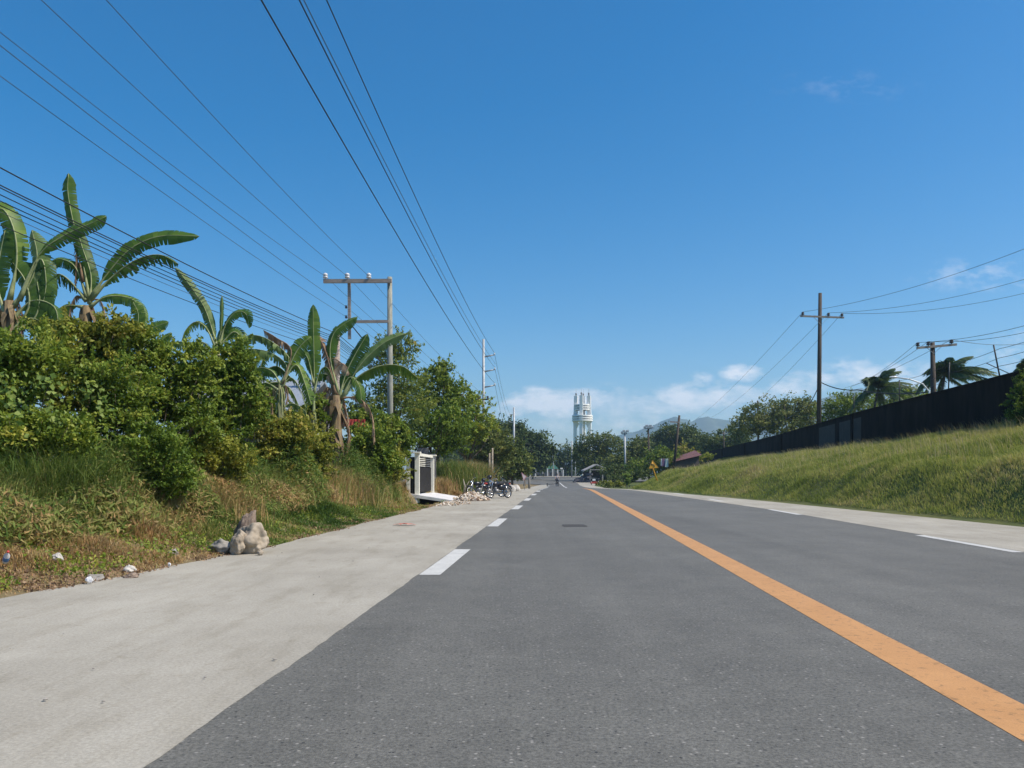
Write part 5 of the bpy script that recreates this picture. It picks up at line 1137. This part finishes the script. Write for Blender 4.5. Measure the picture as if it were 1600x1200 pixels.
o1 = tri(1, -.004); o2 = tri(.88, -.004); mb = MB(); mb.add(o1 + o2, [(0, 1, 4, 3), (1, 2, 5, 4), (2, 0, 3, 5)]); mb.build('border', SBLK if False else mat('sign_edge', (.55, .3, .04), None, .5), plate)
# leaning red/white triangle
LY = 66.0; e = empty('yield_sign', (P(818, 0, LY).x, LY, float(zl(P(818, 0, LY).x, LY))), 'leaning white triangular sign with a faded red edge by the left kerb', 'road sign')
A_, B_, C_ = P(814.5, 738, LY), P(823.2, 744.5, LY), P(818, 751, LY)
MB().prism(tri(1, 0), (0, 0, 0), (0, .03, 0)).build('plate', mat('sign_white', (.68, .6, .6), None, .5, 4), e)
o1 = tri(1, -.005); o2 = tri(.72, -.005); mb = MB(); mb.add(o1 + o2, [(0, 1, 4, 3), (1, 2, 5, 4), (2, 0, 3, 5)]); mb.build('border', mat('faded_red', (.6, .22, .24), (.68, .42, .42), .5, 20), e)
MB().tube([Vector((P(820, 0, LY).x, LY + .06, -.2)), P(817.5, 741, LY) + Vector((0, .06, 0))], .03, 6).build('post', GALV, e)
o = MB().tube([Vector((0, 0, -.2)), Vector((0, 0, .85))], [.12, .1], 8).build('wooden_post', mat('grey_post', (.16, .15, .13), None, .9)); x_ = P(827, 0, 78).x; o.location = (x_, 78, float(zl(x_, 78))); o.scale = (1, 1, 1.3); tag(o, 'short dark wooden post right of the leaning triangular sign', 'post')
# concrete lumps next to it
for i, (lab, px, Y, r) in enumerate([('pale concrete lump with broken top right of the motorcycles', 806, 58, .42), ('grey rounded concrete lump touching the rear of the motorcycles', 798.5, 56, .4)]):
    x_ = P(px, 0, Y).x; o = MB().blob((0, 0, .2), (r, r * .7, r * .75), 14, .12, i + 3, flat=.7).build('concrete_lump', CONCW); o.location = (x_, Y, float(max(zl(x_, Y), zr(Y)))); tag(o, lab, 'rubble')

# ------------------------------------------------------------------ boulder, stones, litter
STONE = mat('boulder_stone', (.27, .225, .17), (.42, .36, .28), .9, 3.5, bump=.02, bscale=14)
STONEG = mat('grey_stone', (.2, .19, .17), (.34, .32, .29), .9, 5, bump=.015, bscale=18)
BRSTONE = mat('brown_stone', (.13, .09, .07), (.28, .22, .17), .9, 6, bump=.02, stretch=(5, 5, 1))
from mathutils import noise as mnoise
def rock(name, label, px, py, Y, rad, m, seed, rough=.13, flat=.75, rot=None, sink=.1, grp=None, seg=26, on=0):
    c = P(px, py, Y); x = c.x; z = max(float(zl(x, Y)) if x < xo(Y) else .004, on)
    bm = bmesh.new(); bmesh.ops.create_icosphere(bm, subdivisions=5 if seg > 27 else 4, radius=1); rn = random.Random(seed)
    cuts = [(Vector((rn.uniform(-1, 1), rn.uniform(-1, 1), rn.uniform(-.8, 1))).normalized(), rn.uniform(.55, .85)) for _ in range(11)]; sh = Vector((seed * 3.1, seed, 0))
    for v in bm.verts:
        d = v.co.normalized(); q = 1.0
        for nn, k in cuts:
            pr = d.dot(nn)
            if pr * q > k: q += (k / pr - q) * flat
        q *= 1 + rough * mnoise.noise(d * 1.6 + sh) + rough * .5 * mnoise.noise(d * 4 + sh) + rough * .12 * mnoise.noise(d * 9 + sh) + rough * .1 * mnoise.noise(d * 22 + sh)
        p = Vector((d.x * rad[0], d.y * rad[1], d.z * rad[2])) * q * 1.12
        v.co = (rot @ p if rot else p) + Vector((0, 0, rad[2] * (1 - sink)))
        if v.co.z < -.02: v.co.z = -.02
    me = bpy.data.meshes.new(name); bm.to_mesh(me); bm.free(); me.polygons.foreach_set('use_smooth', [True] * len(me.polygons))
    o = link(name, me, m); o.location = (x, Y, z)
    return tag(o, label, 'stone', grp)
rock('boulder', 'large pale brown boulder lying on the edge of the concrete shoulder', 394, 0, 12.9, (.29, .26, .26), STONE, 6, .22, 1.0, rot=Matrix.Rotation(.4, 3, 'Y'), seg=34)
rock('boulder', 'lower knob of pale rock leaning on the left of the large boulder', 374, 0, 12.65, (.15, .15, .2), STONE, 8, .25, 1.0, seg=28)
rock('boulder', 'upright brown flaky rock standing behind the large boulder', 382, 0, 13.5, (.17, .13, .37), BRSTONE, 12, .3, .9, rot=Matrix.Rotation(.3, 3, 'Y'), sink=.05)
rock('boulder', 'flat grey-brown rock in the grass left of the large boulder', 346, 0, 12.75, (.19, .12, .12), STONEG, 14, .3, .9)
rock('stone', 'small round stone against the foot of the large boulder', 407, 0, 12.5, (.05, .05, .045), STONE, 15, .1, .5)
rock('stone', 'grey stone half buried in the grass right of the crumpled white paper', 203, 0, 10.35, (.09, .07, .06), CONCW, 17, .35, 1, sink=.45, grp='stones along the left verge')
rock('stone', 'flat brown stone beside the shoulder edge under the grey half-buried stone', 205, 0, 9.85, (.09, .07, .035), BRSTONE, 18, .3, 1, sink=.5, grp='stones along the left verge')
rock('stone', 'low grey stone above the white litter by the shoulder edge', 148, 0, 9.6, (.11, .08, .05), STONEG, 19, .3, 1, sink=.5, grp='stones along the left verge')
rock('stone', 'pale broken concrete piece in the grass between the verge and the boulder', 270, 0, 11.9, (.07, .06, .07), STONEG, 20, .35, 1, sink=.5, grp='stones along the left verge')
rock('stone', 'pale stone in the grass just before the gate ramp', 627, 0, 33.5, (.15, .12, .14), CONCW, 22, .2, .9, grp='stones along the left verge')
LIT = mat('white_plastic', (.72, .72, .72), (.8, .8, .82), .4, 8); LITB = mat('blue_label', (.08, .2, .5), (.12, .3, .6), .4, 8)
def crumple(name, label, px, Y, r, m, seed, dz=.05, cat='litter'):
    c = P(px, 0, Y); o = MB().blob((0, 0, 0), (r, r * .7, r * .8), 12, .45, seed, flat=.9).build(name, m); o.location = (c.x, Y, float(max(zl(c.x, Y), .012)) + dz); return tag(o, label, cat)
crumple('plastic_litter', 'crumpled white plastic with a dark fold at the edge of the shoulder', 139, 9.25, .055, LIT, 1, .04)
crumple('plastic_litter', 'small bright white scrap at the grass edge left of the boulder', 265, 10.9, .03, LIT, 2, .03)
crumple('paper_litter', 'crumpled greyish paper lying in the dry grass near the left edge', 90, 9.9, .07, CONCW, 3, .12)
x_ = P(8, 0, 9.2).x; bo = empty('plastic_bottle', (x_, 9.2, float(zl(x_, 9.2)) + .1), 'small bottle with a blue label in the grass at the left edge', 'bottle')
MB().lathe((x_, 9.2, bo.location.z), [(.035, 0), (.038, .02), (.038, .14), (.014, .18), (.014, .2)], 12).build('bottle_body', LIT, bo); MB().lathe((x_, 9.2, bo.location.z + .04), [(.0385, 0), (.0392, .002), (.0392, .07), (.0385, .072)], 12).build('label_wrap', LITB, bo); MB().lathe((x_, 9.2, bo.location.z + .2), [(.016, 0), (.016, .025)], 10).build('cap', RED, bo)
bo.rotation_euler = (.5, .6, 0); bo.scale = (.85, .85, .85)
# red slipper-like rag on the shoulder
c = P(632, 821, 19.7); mb = MB(); v = []; n = 14
for i in range(n + 1):
    for j in range(5):
        t = i / n; x = -.28 + .56 * t; w = .05 + .05 * math.sin(math.pi * t); v.append((x, (j / 4 - .5) * 2 * w, .012 + .035 * abs(math.sin(t * 9 + j)) * math.sin(math.pi * t)))
mb.add(v, [(i * 5 + j, i * 5 + j + 1, (i + 1) * 5 + j + 1, (i + 1) * 5 + j) for i in range(n) for j in range(4)], True)
o = mb.build('rag', mat('red_rag', (.4, .06, .04), (.55, .25, .2), .85, 14)); o.location = (c.x, 19.7, .014); tag(o, 'flattened red rag lying on the left concrete shoulder', 'rag')
# rubble heap and scattered debris
RUB = [mat('rubble_tan', (.4, .31, .22), (.55, .45, .34), .9, 9), mat('rubble_pale', (.55, .5, .44), (.66, .62, .55), .9, 9), mat('rubble_brown', (.16, .1, .07), (.28, .18, .12), .9, 9)]
def heap(label, px, Y, a, b, h, n, seed, name='rubble_heap', size=(.04, .13)):
    rn = random.Random(seed); c = P(px, 0, Y); mb = MB(); gz = lambda x, y: float(zl(x, y)) if x < xo(y) else .012
    mb2 = []
    if h > .1:
        v = []; 
        for i in range(9):
            for j in range(18):
                r_ = i / 8; an = j / 18 * 6.283; v.append((c.x + a * r_ * math.cos(an), Y + b * r_ * math.sin(an), gz(c.x, Y) - .03 + h * (1 - r_ ** 1.4) * (1 + .2 * math.sin(j * 3 + i))))
        mb.add(v, [(i * 18 + j, (i + 1) * 18 + j, (i + 1) * 18 + (j + 1) % 18, i * 18 + (j + 1) % 18) for i in range(8) for j in range(18)], False, 2)
    for i in range(n):
        r_ = rn.random() ** .6; an = rn.random() * 6.283; x = c.x + a * r_ * math.cos(an); y = Y + b * r_ * math.sin(an); z = gz(x, y) + (h * (1 - r_ ** 1.4) if h > .1 else 0)
        s = rn.uniform(*size); q = Matrix.Rotation(rn.uniform(0, 3), 3, 'Z') @ Matrix.Rotation(rn.uniform(-.8, .8), 3, 'X') @ Matrix.Rotation(rn.uniform(-.8, .8), 3, 'Y')
        k = rn.choice((0, 0, 1, 1, 2)); mb.box((x, y, z + s * .2), (s * rn.uniform(1, 2.6), s * rn.uniform(.5, 1), s * rn.uniform(.3, .7)), rot=q, mi=k)
    o = mb.build(name, RUB); b0 = Vector((c.x, Y, gz(c.x, Y))); o.data.transform(Matrix.Translation(-b0)); o.location = b0
    return tag(o, label, 'rubble')
heap('heap of broken tan rubble between the gate ramp and the motorcycles', 737, 38.2, .85, 1.1, .34, 420, 1)
o = heap('thin scatter of crushed rubble along the shoulder below the gate ramp', 698, 34.5, 1.1, 3.2, 0, 420, 2, 'debris', (.02, .06)); o['kind'] = 'stuff'
o = heap('loose pebbles and dirt crumbs along the edge of the left shoulder', 560, 24, .5, 6, 0, 200, 3, 'debris', (.015, .035)); o['kind'] = 'stuff'
rn = random.Random(12); mb = MB()
for i in range(26):
    y = rn.uniform(4, 20); x = rn.uniform(float(xo(y)) + .2, float(xl(y)) - .1); s = rn.uniform(.004, .012); mb.blob((x, y, .012 + s * .3), (s * 1.4, s, s * .5), 6, .2, i)
o = mb.build('pebbles', STONEG); tag(o, 'tiny dark pebbles scattered over the left concrete shoulder', 'pebbles', kind='stuff')
sf = MB().tube([(0, 0, .02), (.22, .05, .28), (.52, -.02, .4), (.8, .05, .2)], [.02, .018, .014, .008], 6).build('branch', BARK); sf.location = (P(717, 0, 37.4).x, 37.4, .1); tag(sf, 'bent dry branch stuck in the rubble heap', 'branch')
o = MB().tube([(0, 0, 0), (.05, 0, .5), (-.05, .05, .9)], [.06, .05, .02], 7).tube([(.04, 0, .35), (.3, 0, .8)], [.04, .015], 6).build('dead_stump', BARKL); o.location = (P(725, 0, 44).x, 44, .1); tag(o, 'pale dead stump behind the rubble heap', 'stump')

# ------------------------------------------------------------------ motorcycles
TYRE = mat('tyre', (.02, .02, .02), (.04, .04, .04), .85, 10); CHR = mat('chrome', (.6, .6, .62), (.75, .75, .75), .25, 5, metal=.9)
PBLK = mat('black_paint', (.012, .014, .02), (.02, .022, .03), .25, 5); PBLU = mat('dark_blue_paint', (.02, .035, .08), (.03, .05, .11), .25, 5); SEAT = mat('seat_vinyl', (.02, .02, .022), (.03, .03, .03), .6, 9)
ENG = mat('engine_metal', (.16, .16, .17), (.3, .3, .3), .45, 12, metal=.6)
def motorcycle(loc, rz, label, body=PBLK, accent=RED, fairing=True, lean=0):
    e = empty('motorcycle', loc, label, 'motorcycle', 'motorcycles parked on the left shoulder', rz); e.rotation_euler = (lean, 0, rz); L = dict(local=True)
    for x in (.62, -.6):
        mb = MB(); mb.torus((x, 0, .3), .255, .042, 28, 8); w = mb.build('wheel', TYRE, e, **L)
        mb = MB(); mb.torus((x, 0, .3), .215, .014, 28, 6); mb.lathe((x, 0, .3), [(.045, -.05), (.045, .05)], 10, 'Y')
        for k in range(12):
            a = k * math.pi / 6; mb.tube([(x, (-1) ** k * .03, .3), (x + .21 * math.cos(a), 0, .3 + .21 * math.sin(a))], .004, 4)
        mb.build('rim', CHR, w, **L)
    mb = MB(); 
    for s in (-1, 1): mb.tube([(.62, .07 * s, .3), (.47, .08 * s, .72), (.40, .08 * s, .92)], [.02, .026, .022], 8)
    mb.build('fork', CHR, e, **L)
    MB().tube([(.80, 0, .5), (.72, 0, .59), (.6, 0, .62), (.46, 0, .58)], [.04, .055, .06, .05], 8).build('front_mudguard', body, e, **L)
    mb = MB(); mb.tube([(.34, -.34, .98), (.40, -.2, 1.0), (.42, 0, .95), (.40, .2, 1.0), (.34, .34, .98)], .014, 8); mb.build('handlebar', CHR, e, **L)
    for s in (-1, 1):
        m = MB(); m.tube([(.36, .26 * s, 1.0), (.38, .3 * s, 1.14)], .008, 5); m.blob((.38, .31 * s, 1.17), (.02, .06, .04), 10, 0, smooth=True); m.build('mirror', PBLK, e, **L)
    hl = MB(); hl.lathe((.50, 0, .86), [(.03, -.06), (.09, 0), (.085, .05), (.0, .06)], 14, 'X'); hl.build('headlight', CHR, e, **L)
    mb = MB(); mb.tube([(.46, 0, .9), (.2, 0, .62), (.1, 0, .35), (-.15, 0, .32), (-.3, 0, .6), (-.7, 0, .68)], .022, 8); mb.tube([(.4, 0, .8), (-.3, 0, .66)], .022, 8)
    for s in (-1, 1): mb.tube([(-.12, .09 * s, .36), (-.6, .09 * s, .3)], .018, 6); 
    mb.build('frame', PBLK, e, **L)
    MB().blob((.16, 0, .76), (.25, .13, .12), 18, .0, smooth=True).build('fuel_tank', body, e, **L)
    if fairing: MB().blob((.45, 0, .9), (.12, .14, .15), 14, .05, 2, smooth=True).build('cowl', PBLK, e, **L); MB().blob((.30, 0, .74), (.12, .15, .06), 12, .05, 3, smooth=True).build('tank_shroud', accent, e, **L)
    mb = MB(); mb.blob((-.2, 0, .78), (.26, .12, .055), 14, 0, smooth=True); mb.blob((-.5, 0, .83), (.22, .11, .05), 14, 0, smooth=True); mb.build('seat', SEAT, e, **L)
    MB().blob((-.5, 0, .7), (.28, .10, .09), 12, 0, smooth=True).tube([(-.7, 0, .72), (-.85, 0, .6), (-.92, 0, .48)], [.06, .05, .03], 8).build('tail_fairing', body, e, **L)
    MB().blob((-.22, 0, .58), (.26, .14, .16), 14, .05, 4, smooth=True).build('side_cover', body, e, **L)
    MB().box((-.78, 0, .76), (.05, .12, .06)).build('tail_light', RED, e, **L)
    mb = MB(); mb.blob((.12, 0, .38), (.16, .12, .12), 12, .05, smooth=True); mb.lathe((.2, 0, .42), [(.07, 0), (.085, .03), (.07, .05), (.085, .08), (.07, .1), (.085, .13), (.06, .17)], 12); mb.build('engine', ENG, e, **L)
    MB().tube([(.22, -.12, .4), (.2, -.14, .24), (-.2, -.15, .24), (-.75, -.17, .36)], [.02, .022, .04, .045], 9).build('exhaust', CHR, e, **L)
    for s in (-1, 1): MB().tube([(-.55, .11 * s, .32), (-.42, .12 * s, .64)], .028, 8).build('shock_absorber', CHR, e, **L)
    MB().tube([(0, .1, .28), (-.1, .22, .02)], .012, 6).build('kickstand', CHR, e, **L)
    return e
Ym = 41.0
motorcycle((P(780, 0, Ym).x, Ym, .012), R(222), 'black motorcycle with a blue-black tank, the one farther right by the shoulder', PBLK, PBLU, False, .12)
motorcycle((P(768, 0, 43).x, 43.0, .012), R(196), 'black motorcycle with a red tank patch and a big front wheel facing the rubble', PBLK, RED, True, .1)
hx = P(767, 0, 41.8); o = MB().blob((0, 0, 0), (.14, .12, .13), 16, .02, smooth=True).build('helmet', PBLK); o.location = (hx.x - .1, 42.6, 1.1); tag(o, 'black helmet resting on the handlebars of the motorcycle with the red patch', 'helmet')
motorcycle((P(753, 0, 45.5).x, 45.5, .05), R(205), 'third, mostly hidden dark motorcycle lying low in the weeds behind the rubble', PBLK, PBLK, False, .5)

# ------------------------------------------------------------------ rider on the oncoming sidecar bike
SKIN = mat('skin', (.26, .15, .1), (.3, .18, .12), .6, 8); SHIRT = mat('faded_shirt', (.42, .36, .36), (.52, .46, .45), .9, 8); TROU = mat('dark_trousers', (.04, .045, .06), None, .9); HAIR = mat('hair_black', (.01, .009, .008), None, .6)
def skinmesh(name, verts, edges, radii, m, parent, root=0, sub=2):
    me = bpy.data.meshes.new(name); me.from_pydata([tuple(v) for v in verts], edges, []); o = bpy.data.objects.new(name, me); COL.objects.link(o); me.materials.append(m)
    sk = o.modifiers.new('s', 'SKIN'); sk.use_smooth_shade = True; 
    if not me.skin_vertices: me.skin_vertices.new()
    for i, r in enumerate(radii): me.skin_vertices[0].data[i].radius = (r, r) if not isinstance(r, tuple) else r; me.skin_vertices[0].data[i].use_root = (i == root)
    sb = o.modifiers.new('u', 'SUBSURF'); sb.levels = sub; sb.render_levels = sub
    if parent: o.parent = parent
    return o
RY = 101.0; rx = P(870.5, 0, RY).x; rz_ = float(zr(RY)) + .01
be = empty('sidecar_bicycle', (rx, RY, rz_), 'small bike with a bare low sidecar frame coming up the road', 'bicycle', rz=R(-80))
L = dict(local=True)
for x in (.5, -.5):
    w = MB().torus((x, 0, .3), .28, .03, 24, 6).build('wheel', TYRE, be, **L); mb = MB(); mb.torus((x, 0, .3), .25, .01, 24, 5)
    for k in range(10): a = k * .628; mb.tube([(x, 0, .3), (x + .25 * math.cos(a), 0, .3 + .25 * math.sin(a))], .004, 4)
    mb.build('rim', CHR, w, **L)
mb = MB(); mb.tube([(.5, 0, .3), (.36, 0, .85)], .02, 6); mb.tube([(.38, 0, .78), (0, 0, .35), (-.5, 0, .3), (-.14, 0, .68), (.38, 0, .74)], .018, 6); mb.tube([(0, 0, .35), (-.16, 0, .74)], .018, 6); mb.build('frame', PBLK, be, **L)
MB().tube([(.28, -.28, .95), (.36, -.12, .93), (.36, .12, .93), (.28, .28, .95)], .014, 6).build('handlebar', CHR, be, **L)
MB().blob((-.17, 0, .78), (.14, .09, .04), 12, 0, smooth=True).build('saddle', SEAT, be, **L)
sc_ = MB(); sc_.tube([(.45, 0, .32), (.45, -1.2, .28), (-.45, -1.2, .28), (-.45, 0, .32)], .022, 6); sc_.tube([(0, 0, .35), (0, -1.2, .28)], .02, 6); sc_.tube([(.45, -.6, .3), (-.45, -.6, .3)], .018, 6); sc_.build('sidecar_frame', PBLK, be, **L)
w = MB().torus((0, -1.3, .22), .2, .03, 20, 6).build('wheel', TYRE, be, **L)
pe = empty('person', (rx, RY, rz_), 'person in a faded shirt and dark trousers riding the sidecar bike', 'person', rz=R(-80))
hip = Vector((-.16, 0, .88)); ch = Vector((-.04, 0, 1.2)); nk = Vector((.0, 0, 1.38)); hd = Vector((.04, 0, 1.52)); top = Vector((.04, 0, 1.6))
V_ = [hip, ch, nk, hd, top]; E_ = [(0, 1), (1, 2), (2, 3), (3, 4)]; Rr = [.12, .14, .055, .095, .07]
for s in (-1, 1):
    b = len(V_); V_ += [Vector((-.03, .17 * s, 1.3)), Vector((.12, .24 * s, 1.1)), Vector((.28, .24 * s, .97)), Vector((.33, .23 * s, .96))]; E_ += [(1, b), (b, b + 1), (b + 1, b + 2), (b + 2, b + 3)]; Rr += [.055, .042, .03, .03]
    b = len(V_); kx = .18 if s > 0 else .12; fz_ = .3 if s > 0 else .48; V_ += [Vector((-.1, .09 * s, .84)), Vector((kx, .12 * s, .78 if s > 0 else .9)), Vector((.02, .12 * s, fz_ + .05)), Vector((.13, .12 * s, fz_))]; E_ += [(0, b), (b, b + 1), (b + 1, b + 2), (b + 2, b + 3)]; Rr += [.085, .06, .04, .035]
skinmesh('body', V_, E_, Rr, SKIN, pe)
skinmesh('shirt', [hip + Vector((0, 0, .03)), ch, Vector((-.02, 0, 1.31)), Vector((-.03, .17, 1.3)), Vector((.07, .22, 1.17)), Vector((-.03, -.17, 1.3)), Vector((.07, -.22, 1.17))], [(0, 1), (1, 2), (1, 3), (3, 4), (1, 5), (5, 6)], [.14, .165, .1, .075, .06, .075, .06], SHIRT, pe)
skinmesh('trousers', [hip, Vector((-.1, .09, .84)), Vector((.18, .12, .78)), Vector((.04, .12, .42)), Vector((-.1, -.09, .84)), Vector((.12, -.12, .9)), Vector((.04, -.12, .6))], [(0, 1), (1, 2), (2, 3), (0, 4), (4, 5), (5, 6)], [.135, .1, .075, .055, .1, .075, .055], TROU, pe)
MB().blob(hd + Vector((-.02, 0, .05)), (.1, .085, .085), 14, .02, smooth=True).build('hair', HAIR, pe, **L)
# ------------------------------------------------------------------ small motor tricycle parked at the side road
QY = 112; qx = P(928, 0, QY).x; qz = float(zr(QY)) + .015
te2 = empty('motor_tricycle', (qx, QY, qz), 'small parked motor tricycle with a dark cab and red lower panel by the side road', 'tricycle')
Cc = Vector((qx, QY, qz))
MB().box(Cc + Vector((-.05, 0, .38)), (.9, 1.2, .3)).build('lower_panel', RED, te2, bevel=.04)
mb = MB(); mb.prism([Cc + Vector((-.5, -.6, .53)), Cc + Vector((.38, -.6, .53)), Cc + Vector((.36, -.6, .85)), Cc + Vector((.25, -.6, .98)), Cc + Vector((-.36, -.6, .98)), Cc + Vector((-.47, -.6, .85))], (0, 0, 0), (0, 1.2, 0)); mb.build('cab', PBLK, te2)
MB().box(Cc + Vector((-.06, -.62, .76)), (.42, .03, .26)).build('window', LAMPG, te2); MB().box(Cc + Vector((-.06, 0, 1.0)), (.72, 1.3, .04)).build('roof', CHR, te2)
for dx in (-.4, .3, .62): MB().torus(Cc + Vector((dx, -.3, .22)), .18, .045, 20, 6, 'X').build('wheel', TYRE, te2)
MB().tube([Cc + Vector((.62, -.3, .22)), Cc + Vector((.62, .1, .6)), Cc + Vector((.62, .5, .6))], .05, 8).build('motorcycle_frame', ENG, te2); MB().blob(Cc + Vector((.62, 0, .68)), (.09, .3, .06), 12, 0, smooth=True).build('saddle', SEAT, te2)
MB().tube([Cc + Vector((.4, .4, .88)), Cc + Vector((.85, .4, .88))], .02, 6).build('handlebar', CHR, te2)
for dx in (-.42, .3): MB().box(Cc + Vector((dx, -.62, .45)), (.1, .03, .1)).build('tail_light', LIT, te2)
